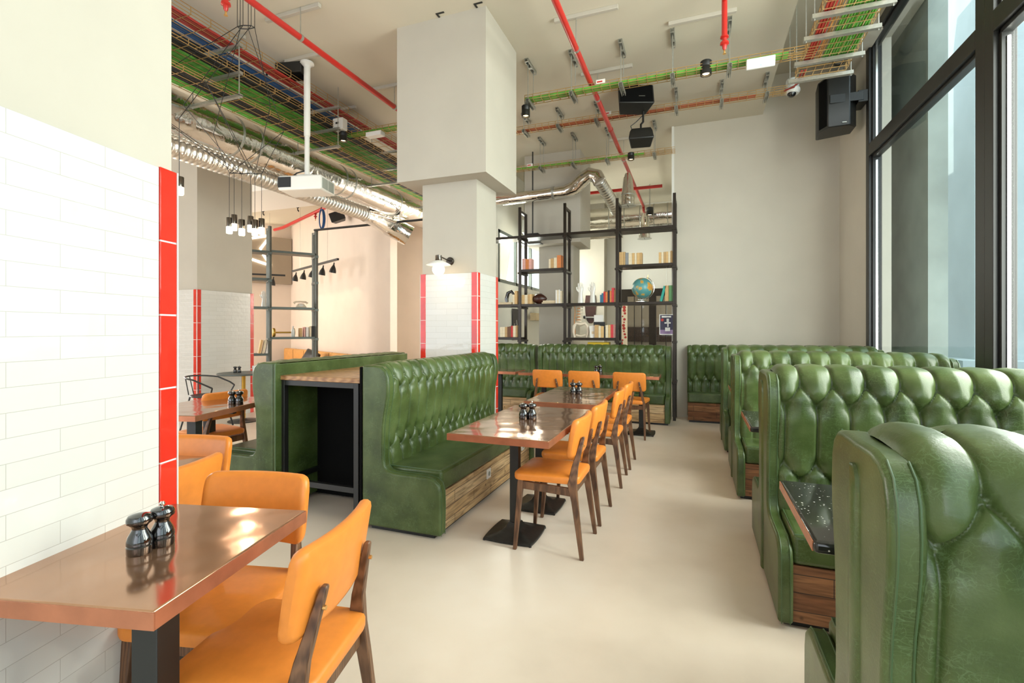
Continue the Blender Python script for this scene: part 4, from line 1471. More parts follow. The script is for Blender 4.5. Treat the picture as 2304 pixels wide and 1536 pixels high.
# ------------------------------------------------------------------ small things on trays and ceiling
def downlight(label, x, y, z, top, r=0.045, h=0.13, tilt=0.0, lamp=True):
    t = thing('spotlight', label, 'lamp', (x, y, z), 0, 'black cylinder spotlights')
    b = B()
    b.lathe([(r * 0.86, h), (r, h - 0.006), (r, h * 0.60), (r * 0.97, h * 0.58), (r * 0.97, h * 0.56), (r, h * 0.54), (r, 0.0), (r * 0.86, 0.0), (r * 0.80, 0.02), (r * 0.3, 0.03)], seg=28)
    b.make('housing', 'black', t)
    B().lathe([(r * 0.62, 0.020), (r * 0.60, 0.016), (0.001, 0.014)], seg=24).make('lamp_lens', 'led', t)
    B().box(-0.012, 0.012, -0.012, 0.012, h, (top if lamp else ZC) - z).make('bracket', 'galv', t, smooth=False)
    if lamp:
        l = bpy.data.lights.new('spotlight_beam', 'SPOT')
        l.energy = 18
        l.color = (1, 0.75, 0.48)
        l.spot_size = R(70)
        l.shadow_soft_size = 0.03
        o = bpy.data.objects.new('spotlight_beam', l)
        COL.objects.link(o)
        o.location = (x, y, z - 0.01)


downlight('black cylinder spotlight hanging from the near cross tray, left of the white emergency light', 0.093, 5.50, 4.01, 4.10, r=0.056, h=0.145)
downlight('black cylinder spotlight half hidden by the edge of the big column head', -1.90, 5.50, 3.88, 4.07, r=0.05)
downlight('black cylinder spotlight below the white junction box on the left', -4.36, 5.25, 3.83, 4.0, r=0.05, h=0.12)
downlight('black cylinder spotlight on the far cross tray above the bookcase', -0.95, 7.75, 3.98, 4.05, r=0.05, h=0.11)
downlight('small black spotlight in the back room, seen over the top shelf', -0.95, 11.0, 3.83, 4.3, r=0.075, h=0.17, lamp=False)

t = thing('emergency_light', 'white emergency light box fixed under the near cross tray', 'lamp', (0.60, 5.46, 4.02))
B().box(-0.13, 0.13, -0.03, 0.03, -0.05, 0.05, Matrix.Rotation(R(20), 4, 'X')).make('housing', 'plastic_white', t, bev=0.008)
b = B().cbox((0.0, -0.03, -0.035), (0.014, 0.008, 0.006))
b.make('indicator', mat_emit('green_indicator', (0.2, 1.0, 0.4), 2.0), t, smooth=False)
t = thing('emergency_light', 'white emergency light box on the short tray left of the column', 'lamp', (-3.98, 5.42, 3.93))
B().box(-0.12, 0.12, -0.05, 0.05, -0.03, 0.03).make('housing', 'plastic_white', t, bev=0.008)
t = thing('junction_box', 'white junction box with a dark label above the left spotlight', 'electrical box', (-4.37, 5.2, 4.03))
B().box(-0.08, 0.08, -0.05, 0.05, -0.075, 0.075).make('housing', 'plastic_white', t, bev=0.01)
B().box(-0.03, 0.02, -0.053, -0.049, -0.005, 0.02).make('label_plate', 'black', t, smooth=False)
for x, y, z, lab in ((-1.0, 5.45, 4.115, 'small printed tag on the near cross tray, left of the red pipe'), (-4.72, 3.0, 4.10, 'small printed tag on the left tray stack'), (-1.15, 6.79, 4.34, 'small printed tag on the middle cross tray'), (-2.6, 7.73, 4.09, 'small printed tag on the far cross tray')):
    t = thing('cable_tag', lab, 'tag', (x, y, z))
    B().box(-0.05, 0.05, -0.002, 0.002, -0.022, 0.022).make('plate', 'paper', t, smooth=False)
    B().box(-0.04, 0.02, -0.0035, -0.0015, -0.010, 0.006).make('print_patch', 'red_pipe', t, smooth=False)

cables('dark red cables dropping from the window-side tray to the middle cross tray', [[(1.04 + 0.03 * k, 5.9, 4.075), (1.05 + 0.03 * k, 6.2, 4.10), (1.08, 6.6, 4.22 + 0.01 * k), (1.02, 6.83 + 0.02 * k, 4.30)] for k in range(2)], 0.010, 'cable_red')
t = thing('dome_camera', 'white dome security camera where the ceiling meets the back wall', 'camera', (1.13, 7.0, 4.33))
B().lathe([(0.07, 0.16), (0.075, 0.14), (0.075, 0.05), (0.062, 0.045)], seg=24).make('mount', 'clear', t)
B().lathe([(0.055, 0.05), (0.085, 0.04), (0.088, 0.01), (0.07, -0.02), (0.001, -0.03)], seg=28).make('housing', 'plastic_white', t)
B().sphere((-0.012, -0.018, -0.018), 0.052, 20).make('lens_dome', 'lens', t)

# loudspeakers
def trapezoid_box(w, d, h, taper=0.75):
    """Cabinet, front at -y, narrower behind."""
    return [(-w / 2, -d / 2), (w / 2, -d / 2), (w / 2 * taper, d / 2), (-w / 2 * taper, d / 2)]


t = thing('loudspeaker', 'large black loudspeaker hung against the ceiling over the middle cross tray', 'loudspeaker', (-0.765, 6.55, 4.36), R(20))
b = B()
b.loft([[Vector((x, y, z)) for x, y in trapezoid_box(0.46, 0.24, 0.3)] for z in (-0.145, 0.145)])
b.make('cabinet', 'black', t, bev=0.012, rot=(R(-14), 0, 0))
B().box(-0.21, 0.21, -0.128, -0.120, -0.13, 0.13).make('grille', 'black_void', t, bev=0.004, rot=(R(-14), 0, 0))
B().box(0.03, 0.11, -0.131, -0.127, -0.055, -0.05).make('badge', 'galv', t, smooth=False, rot=(R(-14), 0, 0))
B().box(-0.03, 0.03, -0.02, 0.02, 0.12, 0.139).make('bracket', 'black', t, smooth=False)
t = thing('loudspeaker', 'smaller black loudspeaker on a stalk below the middle tray, tilted down', 'loudspeaker', (-0.68, 6.58, 3.87), R(8))
b = B()
b.loft([[Vector((x * k, y * k, z)) for x, y in trapezoid_box(0.31, 0.2, 0.2, 0.8)] for z, k in ((-0.10, 1.0), (-0.08, 1.03), (0.02, 0.94), (0.08, 0.80))])
b.make('cabinet', 'black', t, bev=0.012, rot=(R(-18), 0, 0))
b = B()
b.tube([(0, 0, 0.06), (0.0, 0, 0.16), (0.03, 0.02, 0.20), (0.03, 0.02, 0.335)], 0.014, 10)
b.make('stalk', 'black', t)
B().tube([(-0.1, 0, 0.06), (-0.13, 0, 0.15), (-0.06, 0, 0.2), (0.02, 0.02, 0.28)], 0.006, 6).make('lead', 'cable_black', t)

t = thing('loudspeaker', 'big black loudspeaker bracketed to the wall beside the street window', 'loudspeaker', (1.63, 6.95, 4.06), R(0))
t.scale = (0.88, 0.88, 0.86)
b = B()
# wedge cabinet: front face turned to the hall, back against the bracket
plan = [(-0.24, 0.28), (-0.27, -0.02), (-0.19, -0.21), (0.06, -0.22), (0.16, -0.10), (0.16, 0.16)]
b.loft([[Vector((x * k, y * k, z)) for x, y in plan] for z, k in ((-0.36, 0.96), (-0.345, 1.0), (0.345, 1.0), (0.36, 0.97))])
b.make('cabinet', 'black', t, bev=0.01)
b = B()
b.bar((-0.256, -0.04, -0.0), (-0.2, -0.19, 0.0), 0.012, 0.66)
b.make('grille', 'black_void', t, smooth=False)
b = B()
b.bar((-0.17, -0.222, 0.02), (0.22, -0.20, 0.02), 0.012, 0.12)
b.box(0.16, 0.268, -0.2, 0.1, -0.06, 0.10)
b.make('bracket', 'black', t, bev=0.004)
B().box(-0.03, 0.02, -0.235, -0.221, -0.325, -0.315).make('badge', 'galv', t, smooth=False)
t = thing('loudspeaker', 'small black loudspeaker high on the pale lounge wall, tilted to one side', 'loudspeaker', (-7.75, 9.15, 3.95), R(28))
b = B()
b.loft([[Vector((x, y, z)) for x, y in trapezoid_box(0.34, 0.22, 0.2, 0.7)] for z in (-0.11, 0.11)])
b.make('cabinet', 'black', t, bev=0.015, rot=(0, R(-20), 0))
B().box(-0.02, 0.02, 0.08, 0.20, -0.02, 0.02).make('bracket', 'black', t, smooth=False)

# projector on its pole
t = thing('projector', 'white projector hanging from a white ceiling pole in front of the silver ducts', 'projector', (-4.247, 4.49, 0), R(14))
b = B()
b.lathe([(0.075, 4.46), (0.078, 4.44), (0.045, 4.42), (0.036, 4.40), (0.036, 3.62), (0.034, 3.60), (0.028, 3.60), (0.028, 3.14), (0.05, 3.13)], seg=24)
b.make('pole', 'plastic_white', t)
B().box(-0.26, 0.26, -0.17, 0.17, 2.935, 3.10).make('body', 'plastic_white', t, bev=0.02, seg=3)
B().box(-0.255, -0.10, -0.176, -0.165, 2.965, 3.08).make('connector_panel', 'black', t, smooth=False)
b = B()
for q in range(2):
    b.box(0.262 - 0.004, 0.266, -0.14 + q * 0.14, -0.02 + q * 0.14, 2.955, 3.07)
b.make('vent', 'vent_grey', t, smooth=False)
B().box(-0.09, 0.09, -0.07, 0.07, 3.10, 3.14).make('mount_plate', 'plastic_white', t, bev=0.006)
b = B()
b.tube([(-0.18, -0.1, 3.06), (-0.1, -0.05, 3.16), (-0.03, 0, 3.20)], 0.008, 8)
b.make('lead', 'cable_black', t)
t = thing('receiver_box', 'black box fixed to the ceiling beside the projector pole', 'electrical box', (-4.47, 4.50, 4.40), R(14))
B().box(-0.16, 0.16, -0.11, 0.11, -0.06, 0.06).make('housing', 'black', t, bev=0.006)
B().box(-0.14, 0.14, -0.08, 0.08, -0.066, -0.060).make('vent', 'black_void', t, smooth=False)
B().tube([(-0.15, 0, 0.0), (-0.26, 0, 0.04), (-0.33, 0, 0.0), (-0.34, 0, -0.12)], 0.012, 8).make('lead', 'cable_black', t)
B().box(-0.1, 0.1, -0.02, 0.02, 0.06, 0.10).make('bracket', 'galv', t, smooth=False)

# pendant lamps and their wire net
pend = [(-4.559, 3.731, 2.35), (-4.529, 3.762, 2.385), (-4.438, 3.777, 2.33), (-4.368, 3.823, 2.37), (-4.295, 3.811, 2.325), (-4.26, 3.864, 2.345)]
pl = ('behind and left of the cluster, far left of the six', 'second from left of the six, partly over the first', 'third and lowest of the cluster of six', 'fourth of the six, the one hanging apart', 'fifth of the six, behind the last one', 'sixth and rightmost of the hanging cluster')


def pendant(label, x, y, z, r, h, ztop, grp):
    t = thing('pendant_lamp', label, 'pendant lamp', (x, y, z), 0, grp)
    B().lathe([(r * 0.9, h * 0.42), (r, h * 0.43), (r, h * 0.985), (r * 0.95, h), (0.004, h)], seg=24).make('lamp_body', 'gunmetal', t)
    B().lathe([(0.001, 0), (r * 0.86, 0.0), (r * 0.97, 0.008), (r * 0.97, h * 0.425), (r * 0.8, h * 0.43)], seg=24).make('diffuser', 'bulb', t)
    B().tube([(0, 0, h), (0, 0, ztop - z)], 0.0025, 5).make('cable', 'cable_black', t)


for (x, y, z), lb in zip(pend, pl):
    pendant('lit chrome pendant lamp, ' + lb, x, y, z, 0.030, 0.165, 2.98, 'pendant lamps of the hanging cluster')
pendant('lit chrome pendant lamp hanging just right of the red tiled pier edge', -3.665, 2.575, 2.37, 0.031, 0.135, 2.95, 'pendant lamps by the pier')
pendant('lit chrome pendant lamp cut off by the red tiled pier edge', -3.665, 2.44, 2.47, 0.031, 0.135, 2.95, 'pendant lamps by the pier')
for gx, gy, gz, ge in ((-4.41, 3.79, 2.24, 9), (-3.665, 2.50, 2.28, 3)):
    l = bpy.data.lights.new('pendant_glow', 'POINT')
    l.energy = ge
    l.color = (1, 0.84, 0.66)
    l.shadow_soft_size = 0.04
    o = bpy.data.objects.new('pendant_glow', l)
    COL.objects.link(o)
    o.location = (gx, gy, gz)
t = thing('pendant_wire_net', 'black wire net with hexagon rings that carries the cluster of pendant lamps', 'lamp suspension', (0, 0, 0))
hexa = [(-4.042, 3.392, 4.198), (-4.026, 3.440, 4.235), (-3.952, 3.466, 4.231), (-3.889, 3.449, 4.189), (-3.913, 3.400, 4.152), (-3.983, 3.374, 4.156)]
b = B()
for i in range(6):
    b.tube([hexa[i], hexa[(i + 1) % 6]], 0.0045, 6)
b.make('ring', 'black', t)
b = B()
for p in hexa:
    b.tube([p, (p[0], p[1], ZC)], 0.003, 5)
low = [(-4.559, 3.731, 2.98), (-4.529, 3.762, 2.99), (-4.438, 3.777, 2.97), (-4.368, 3.823, 2.99), (-4.295, 3.811, 2.96), (-4.26, 3.864, 2.98)]
mid = [(-4.95, 3.0, 3.55), (-4.5, 3.2, 3.45), (-4.0, 3.05, 3.50), (-3.75, 3.5, 3.45), (-4.1, 4.0, 3.45), (-4.75, 3.7, 3.4)]
for a, c_ in zip(hexa, mid):
    b.tube([a, c_], 0.003, 5)
for i in range(6):
    b.tube([mid[i], low[(i + 1) % 6]], 0.003, 5)
    b.tube([mid[i], low[(i + 2) % 6]], 0.003, 5) if i % 2 == 0 else None
b.tube([(-3.665, 2.575, 2.95), (-4.0, 3.05, 3.50)], 0.003, 5)
b.tube([(-3.665, 2.44, 2.95), (-3.7, 2.5, 3.3), (-3.75, 3.5, 3.45)], 0.003, 5)
b.make('wire', 'cable_black', t)
b = B()
for i in (0, 1, 2, 3, 4, 5):
    b.tube([low[i], low[(i + 1) % 6]], 0.0035, 5)
b.make('ring', 'black', t)

# wall lamp on the column
t = thing('wall_lamp', 'lit globe wall lamp with a flat disc shade on the central column', 'wall lamp', (-2.40, 4.545, 2.06))
B().lathe([(0.042, 0), (0.042, 0.018), (0.036, 0.024), (0.008, 0.026)], seg=28, mtx=Matrix.Rotation(R(90), 4, 'X')).make('wall_plate', 'steel_dark', t)
B().tube([(0, -0.02, 0), (0.0, -0.20, 0.018), (-0.005, -0.245, 0.020)], 0.0065, 10).make('arm', 'steel_dark', t)
B().lathe([(0.010, 0.035), (0.032, 0.028), (0.034, -0.02), (0.036, -0.026)], (-0.005, -0.245, 0), 24).make('lamp_holder', 'gunmetal', t)
B().lathe([(0.030, -0.022), (0.06, -0.032), (0.118, -0.062), (0.122, -0.068), (0.118, -0.066), (0.03, -0.04)], (-0.005, -0.245, 0), 36).make('lamp_shade', 'plastic_white', t)
B().sphere((-0.005, -0.245, -0.112), 0.062, 24).make('bulb', 'bulb', t)
l = bpy.data.lights.new('wall_lamp_glow', 'POINT')
l.energy = 1.3
l.color = (1, 0.78, 0.52)
l.shadow_soft_size = 0.065
o = bpy.data.objects.new('wall_lamp_glow', l)
COL.objects.link(o)
o.location = (-2.405, 4.30, 1.87)

# ================================================================== TABLE THINGS
def mill(label, x, y, z, pepper, s=1.0, group='salt and pepper mills'):
    t = thing('pepper_mill' if pepper else 'salt_mill', label, 'pepper mill' if pepper else 'salt mill', (x, y, z), 0, group)
    q = lambda pr: [(r * s, z * s) for r, z in pr]
    B().lathe(q([(0.0255, 0), (0.0265, 0.003), (0.0265, 0.018), (0.0245, 0.0205), (0.0265, 0.023), (0.0262, 0.031), (0.0235, 0.041), (0.0185, 0.050), (0.0155, 0.056), (0.0150, 0.060), (0.0175, 0.065), (0.0215, 0.069)]), seg=24).make('mill_body', 'gloss_black', t)
    B().lathe(q([(0.0215, 0.0695), (0.0255, 0.072), (0.0268, 0.077), (0.0262, 0.083), (0.0225, 0.089), (0.013, 0.0925), (0.002, 0.094)]), seg=24).make('mill_cap', 'gloss_black', t)
    if pepper:
        B().lathe([(0.0035 * s, 0.092 * s), (0.0035 * s, 0.096 * s), (0.0062 * s, 0.098 * s), (0.0066 * s, 0.101 * s), (0.004 * s, 0.105 * s), (0.0005 * s, 0.106 * s)], seg=14).make('knob', 'chrome', t)


for x, y, z, wh in ((-1.378, 0.862, 0.76, 'on the foreground copper table'), (-1.066, 3.04, 0.76, 'on the nearer table of the central bench'), (-1.058, 4.39, 0.76, 'on the second table of the central bench'), (-1.268, 6.58, 0.76, 'on the rear table before the bookcase'), (-3.44, 2.84, 0.76, 'on the table by the left green bench')):
    k = 1.12
    mill('black salt mill without a knob ' + wh, x, y, z, False, k)
    dx, dy = ((0.004, 0.056) if y < 1 else (0.052, 0.022))
    mill('black pepper mill with a small chrome knob ' + wh, x + dx, y + dy, z, True, k)
mill('black salt mill on the small round table by the far pillar', -6.36, 5.30, 0.714, False, 1.0)
mill('black pepper mill on the small round table by the far pillar', -6.31, 5.33, 0.714, True, 1.0)
t = thing('mug', 'white mug on the small round table by the far pillar', 'mug', (-6.10, 5.42, 0.714))
B().lathe([(0.030, 0), (0.036, 0.01), (0.042, 0.10), (0.039, 0.10), (0.033, 0.012), (0.001, 0.010)], seg=24).make('cup', 'ceramic', t)
B().tube([(0.038, 0, 0.075), (0.062, 0, 0.075), (0.066, 0, 0.05), (0.055, 0, 0.03), (0.036, 0, 0.028)], 0.005, 8).make('handle', 'ceramic', t)

# ================================================================== THE BOOKCASE OVER THE REAR BENCH
YB = 7.62
DEP = 0.30
posts = (-3.52, -2.735, -1.970, -1.143, -0.305)
t = thing('bookcase', 'tall open black steel bookcase standing behind the rear tufted bench', 'bookcase', (0, 0, 0))
for k, x in enumerate(posts):
    b = B()
    top = 3.37
    for y in (YB, YB + DEP):
        b.box(x - 0.022, x + 0.022, y - 0.018, y + 0.018, 0.0, top - (0.0 if y == YB else 0.05))
    b.box(x - 0.02, x + 0.02, YB, YB + DEP, top - 0.09, top - 0.05)
    p = b.make('post', 'steel_dark', t, bev=0.003)
    for z in (0.62, 1.22, 1.77, 2.34, 2.90):
        B().box(x - 0.034, x + 0.034, YB - 0.028, YB + DEP + 0.028, z - 0.075, z - 0.042).make('shelf_clamp', 'steel_dark', p, bev=0.003)
bays = [(posts[i] + 0.024, posts[i + 1] - 0.024) for i in range(4)]
SH = {0: (1.22, 1.77, 2.90), 1: (1.77, 2.34, 2.90), 2: (1.22, 1.77, 2.90), 3: (1.77, 2.34, 2.90)}
for i, (x0, x1) in enumerate(bays):
    for z in SH[i]:
        B().box(x0, x1, YB - 0.01, YB + DEP + 0.01, z - 0.042, z).make('shelf', 'steel_dark', t, bev=0.003)

PAL = {
    'yellowed': (0.62, 0.40, 0.17), 'cream': (0.72, 0.62, 0.44), 'tan': (0.50, 0.32, 0.14), 'grey': (0.25, 0.26, 0.27), 'red': (0.50, 0.035, 0.03), 'crimson': (0.60, 0.05, 0.06),
    'blue': (0.04, 0.15, 0.25), 'orange': (0.60, 0.20, 0.06), 'black': (0.02, 0.02, 0.02), 'brown': (0.16, 0.07, 0.035), 'white': (0.78, 0.76, 0.72), 'teal': (0.02, 0.30, 0.24), 'pink': (0.70, 0.38, 0.33), 'green': (0.10, 0.25, 0.10),
}
PAL_M = {}
ORD = ('first', 'second', 'third', 'fourth', 'fifth', 'sixth', 'seventh', 'eighth', 'ninth', 'tenth', 'eleventh', 'twelfth')


def book(label, x, y, z, w_, d, h, col, group, lean=0.0, pages=True, flat=False, rz=0.0):
    """A closed book: cover boards and spine round a block of pages; spine towards -y."""
    if col not in PAL_M:
        PAL_M[col] = mat_plain('book_cover_' + col, PAL[col], 0.6, noise=0.08, nscale=25)
        if 'page_block' not in M:
            M['page_block'] = mat_plain('yellowed_pages', (0.66, 0.54, 0.36), 0.9, noise=0.08, nscale=60)
    t = thing('book', label, 'book', (x, y, z), rz, group)
    rot = (0, lean, 0)
    b = B()
    c = 0.0022
    b.box(-w_ / 2, -w_ / 2 + c, 0, d, 0, h).box(w_ / 2 - c, w_ / 2, 0, d, 0, h).box(-w_ / 2 + c, w_ / 2 - c, 0, c, 0, h)
    o = b.make('cover', PAL_M[col], t, smooth=False, rot=rot)
    b = B()
    b.box(-w_ / 2 + c, w_ / 2 - c, c, d - 0.004, 0.003, h - 0.003)
    b.make('page_block', 'page_block', t, smooth=False, rot=rot)
    if flat:
        t.rotation_euler = (0, R(90), rz)
    return t


def book_run(x0, y, z, spec, group, where):
    x = x0
    for k, (col, w_, h) in enumerate(spec):
        book('%s book, %s from the left %s' % (col, ORD[k], where), x + w_ / 2, y, z, w_, 0.13 + 0.03 * (k % 2), h, col, group)
        x += w_ + 0.0025


Y0 = YB + 0.02
book_run(bays[3][0] + 0.005, Y0, 2.342, [('yellowed', 0.026, 0.20), ('yellowed', 0.03, 0.20), ('tan', 0.03, 0.20), ('grey', 0.045, 0.185), ('cream', 0.05, 0.175), ('yellowed', 0.035, 0.175), ('cream', 0.03, 0.175), ('yellowed', 0.045, 0.175), ('tan', 0.03, 0.175)], 'old books on the right-hand upper shelf, left end', 'in the upper right bay of the bookcase')
book_run(bays[3][1] - 0.20, Y0, 2.342, [('yellowed', 0.035, 0.165), ('cream', 0.03, 0.165), ('tan', 0.03, 0.168), ('yellowed', 0.03, 0.17), ('cream', 0.03, 0.172), ('tan', 0.028, 0.18)], 'old books on the right-hand upper shelf, right end', 'at the right end of the upper right shelf')
book_run(bays[2][1] - 0.245, Y0, 1.772, [('blue', 0.022, 0.12), ('blue', 0.028, 0.145), ('red', 0.03, 0.17), ('orange', 0.03, 0.165), ('black', 0.03, 0.185), ('orange', 0.026, 0.18), ('crimson', 0.036, 0.225), ('tan', 0.032, 0.19)], 'bright books beside the porcelain hands', 'beside the porcelain hands')
book_run(bays[2][1] - 0.33, Y0, 1.222, [('tan', 0.06, 0.20), ('cream', 0.035, 0.185), ('yellowed', 0.045, 0.18), ('black', 0.022, 0.175), ('cream', 0.04, 0.195), ('yellowed', 0.035, 0.20), ('crimson', 0.04, 0.205), ('pink', 0.04, 0.205)], 'books on the lower shelf of the third bay', 'on the lower shelf by the wooden spine')
book_run(bays[1][1] - 0.135, Y0, 1.772, [('white', 0.022, 0.215), ('cream', 0.024, 0.215), ('white', 0.022, 0.22), ('cream', 0.030, 0.20)], 'thin pale books with coloured tops', 'in a thin upright set beside the second post')
book_run(bays[1][1] - 0.25, Y0, 2.342, [('cream', 0.03, 0.15), ('tan', 0.05, 0.16), ('cream', 0.05, 0.17), ('orange', 0.07, 0.205)], 'books on the second-bay upper shelf', 'at the right of the second bay upper shelf')
book_run(bays[1][0] + 0.01, Y0, 2.342, [('pink', 0.055, 0.18), ('orange', 0.055, 0.17), ('pink', 0.045, 0.175)], 'books at the left of the second bay', 'at the left of the second bay upper shelf')
book_run(bays[1][0] + 0.0, Y0, 1.772, [('yellowed', 0.05, 0.15), ('cream', 0.05, 0.15), ('tan', 0.03, 0.155), ('yellowed', 0.04, 0.16)], 'yellowed books beside the football', 'beside the leather football')
book_run(bays[0][1] - 0.11, Y0, 1.772, [('cream', 0.03, 0.16), ('yellowed', 0.05, 0.22)], 'books beside the column', 'on the first bay middle shelf')
book_run(bays[0][1] - 0.34, Y0, 1.222, [('cream', 0.04, 0.17), ('cream', 0.045, 0.17), ('tan', 0.04, 0.17), ('brown', 0.03, 0.175), ('brown', 0.03, 0.18), ('red', 0.035, 0.19), ('cream', 0.045, 0.19), ('tan', 0.03, 0.195)], 'books low on the first bay', 'on the low shelf next to the tiled column')
# leaning and lying books
book('green-and-yellow book leaning at the right end of the globe shelf', bays[3][1] - 0.17, Y0, 1.772, 0.035, 0.15, 0.235, 'teal', None, lean=R(14))
book('tan book beside the leaning green one on the globe shelf', bays[3][1] - 0.085, Y0, 1.772, 0.05, 0.15, 0.235, 'tan', None)
book('dark green book against the last post on the globe shelf', bays[3][1] - 0.03, Y0, 1.772, 0.05, 0.15, 0.235, 'green', None)
for k, (dz, col, lab) in enumerate(((0.022, 'brown', 'dark book lying flat beside the football'), (0.050, 'cream', 'pale book lying on top of the dark flat book'))):
    t = thing('book', lab, 'book', (bays[1][1] - 0.26, Y0 + 0.02, 1.772), 0)
    if col not in PAL_M:
        PAL_M[col] = mat_plain('book_cover_' + col, PAL[col], 0.6)
    z0 = 0.0 if k == 0 else 0.025
    B().box(-0.12 + 0.02 * k, 0.12, 0, 0.16, z0, z0 + 0.002).box(-0.12 + 0.02 * k, 0.12, 0, 0.16, z0 + 0.022, z0 + 0.0245).make('cover', PAL_M[col], t, smooth=False)
    B().box(-0.117 + 0.02 * k, 0.117, 0.003, 0.157, z0 + 0.002, z0 + 0.022).make('page_block', 'page_block', t, smooth=False)
t = thing('book', 'book lying flat on the first bay middle shelf beside the column', 'book', (bays[0][1] - 0.26, Y0 + 0.02, 1.772), 0)
B().box(-0.12, 0.12, 0, 0.16, 0, 0.003).box(-0.12, 0.12, 0, 0.16, 0.032, 0.035).make('cover', PAL_M['tan'], t, smooth=False)
B().box(-0.117, 0.117, 0.003, 0.157, 0.003, 0.032).make('page_block', 'page_block', t, smooth=False)

# globe
t = thing('globe', 'blue-green tilted globe in a chrome arc on the right-hand bookcase shelf', 'globe', (-0.78, YB + 0.12, 1.77))
gl_ = B().sphere((0, 0, 0), 0.158, 40).make('ball', 'globe', t, loc=(0, 0, 0.215), rot=(R(10), R(24), R(30)))
b = B()
ax = R(66)
b.tube([(0.176 * math.cos(a), 0, 0.215 + 0.176 * math.sin(a)) for a in [R(q) for q in range(-116, 71, 8)]], 0.0065, 8)
b.make('meridian_arc', 'chrome', t)
b = B()
b.tube([(0.075, 0, 0.391 - 0.035), (0.088, 0, 0.415)], 0.006, 8)
b.make('axis_pin', 'brass', t)
B().lathe([(0.10, 0), (0.10, 0.008), (0.03, 0.016), (0.012, 0.03), (0.010, 0.045)], (-0.02, 0, 0.0), 28).make('base', 'chrome', t)
# football
t = thing('football', 'dark brown leather rugby football on the second-bay shelf', 'ball', (-2.43, YB + 0.10, 1.77))
b = B()
n = 22
b.lathe([(max(0.001, 0.086 * math.sin(PI * i / n) ** 0.72), -0.135 + 0.27 * i / n) for i in range(n + 1)], seg=28, mtx=Matrix.Translation((0, 0, 0.086)) @ Matrix.Rotation(R(90), 4, 'Y'))
b.make('ball', 'football', t)
b = B()
b.box(-0.05, 0.05, -0.006, 0.006, 0.170, 0.174)
b.make('laces', 'brown_lace' if 'brown_lace' in M else 'football', t, smooth=False)


def glove_hand(label, x, y, z, rz, h=0.36, mirror=1):
    """Porcelain glove former: forearm widening to the base, palm, four fingers and a thumb."""
    t = thing('porcelain_hand', label, 'ornament', (x, y, z), rz, 'porcelain hand moulds')
    k = h / 0.36
    b = B()
    b.loft([[Vector((k * (rx * math.cos(a)), k * (ry * math.sin(a)), k * zz)) for a in [2 * PI * i / 20 for i in range(20)]] for zz, rx, ry in
            ((0, 0.047, 0.040), (0.01, 0.046, 0.039), (0.10, 0.040, 0.033), (0.155, 0.034, 0.027), (0.19, 0.041, 0.024), (0.225, 0.047, 0.021), (0.262, 0.045, 0.017), (0.272, 0.040, 0.013))])
    for fx, fl, tilt in ((-0.033, 0.070, -0.05), (-0.0115, 0.088, -0.01), (0.0105, 0.084, 0.03), (0.031, 0.062, 0.09)):
        p0 = Vector((fx, 0, 0.255))
        d = Vector((tilt, -0.05, 1)).normalized()
        b.tube([k * p0, k * (p0 + d * fl * 0.5), k * (p0 + d * fl * 0.85 + Vector((0, -0.004, 0))), k * (p0 + d * fl + Vector((0, -0.007, 0)))], [0.0105 * k, 0.0095 * k, 0.0082 * k, 0.003 * k], 10)
    b.tube([k * Vector(p) for p in ((-mirror * 0.032, -0.006, 0.185), (-mirror * 0.055, -0.014, 0.215), (-mirror * 0.062, -0.018, 0.245), (-mirror * 0.062, -0.019, 0.262))], [0.013 * k, 0.012 * k, 0.010 * k, 0.004 * k], 10)
    return b.make('hand', 'ceramic', t)


glove_hand('white porcelain hand standing upright, left one of the pair on the bookcase', -1.74, YB + 0.11, 1.77, R(12), 0.36, 1)
glove_hand('white porcelain hand standing upright, right one of the pair on the bookcase', -1.545, YB + 0.11, 1.77, R(-6), 0.36, 1)
# black arched ornament at the column edge
t = thing('ornament', 'black arched ornament on the shelf right beside the tiled column', 'ornament', (-2.96, YB + 0.12, 1.77))
b = B()
b.tube([(-0.05, 0, 0.0), (-0.06, 0, 0.10), (-0.03, 0, 0.20), (0.03, 0, 0.225), (0.075, 0, 0.17), (0.08, 0, 0.1)], [0.03, 0.034, 0.032, 0.028, 0.02, 0.008], 12)
b.make('figure', 'gloss_black', t)
# wooden spine model
t = thing('spine_model', 'model of a spine and pelvis in pale resin and orange wood on the low shelf', 'model', (-1.74, YB + 0.13, 1.222))
b = B()
pv = []
b.tube([(-0.10, 0, 0.0), (-0.12, 0, 0.09), (-0.11, 0, 0.18), (-0.07, 0, 0.23), (0, 0, 0.21), (0.07, 0, 0.23), (0.11, 0, 0.18), (0.12, 0, 0.09), (0.10, 0, 0.0)], [0.016, 0.022, 0.026, 0.024, 0.03, 0.024, 0.026, 0.022, 0.016], 12)
b.tube([(-0.08, 0, 0.04), (0, 0, 0.02), (0.08, 0, 0.04)], 0.014, 10)
b.make('pelvis', 'bone', t)
for k in range(6):
    z = 0.25 + k * 0.046
    B().lathe([(0.042, 0), (0.034, 0.012), (0.042, 0.024)], (-0.02 + 0.004 * k, 0, z), 18).make('vertebra', 'bone', t)
    B().box(-0.075 + 0.004 * k, -0.01, -0.02, 0.02, z + 0.026, z + 0.040).make('disc', 'spine_wood', t, bev=0.004)
b = B()
b.tube([(-0.10 + 0.006 * math.sin(k), -0.005, 0.02 + k * 0.05) for k in range(11)], 0.007, 8)
b.make('cord', 'spine_wood', t)
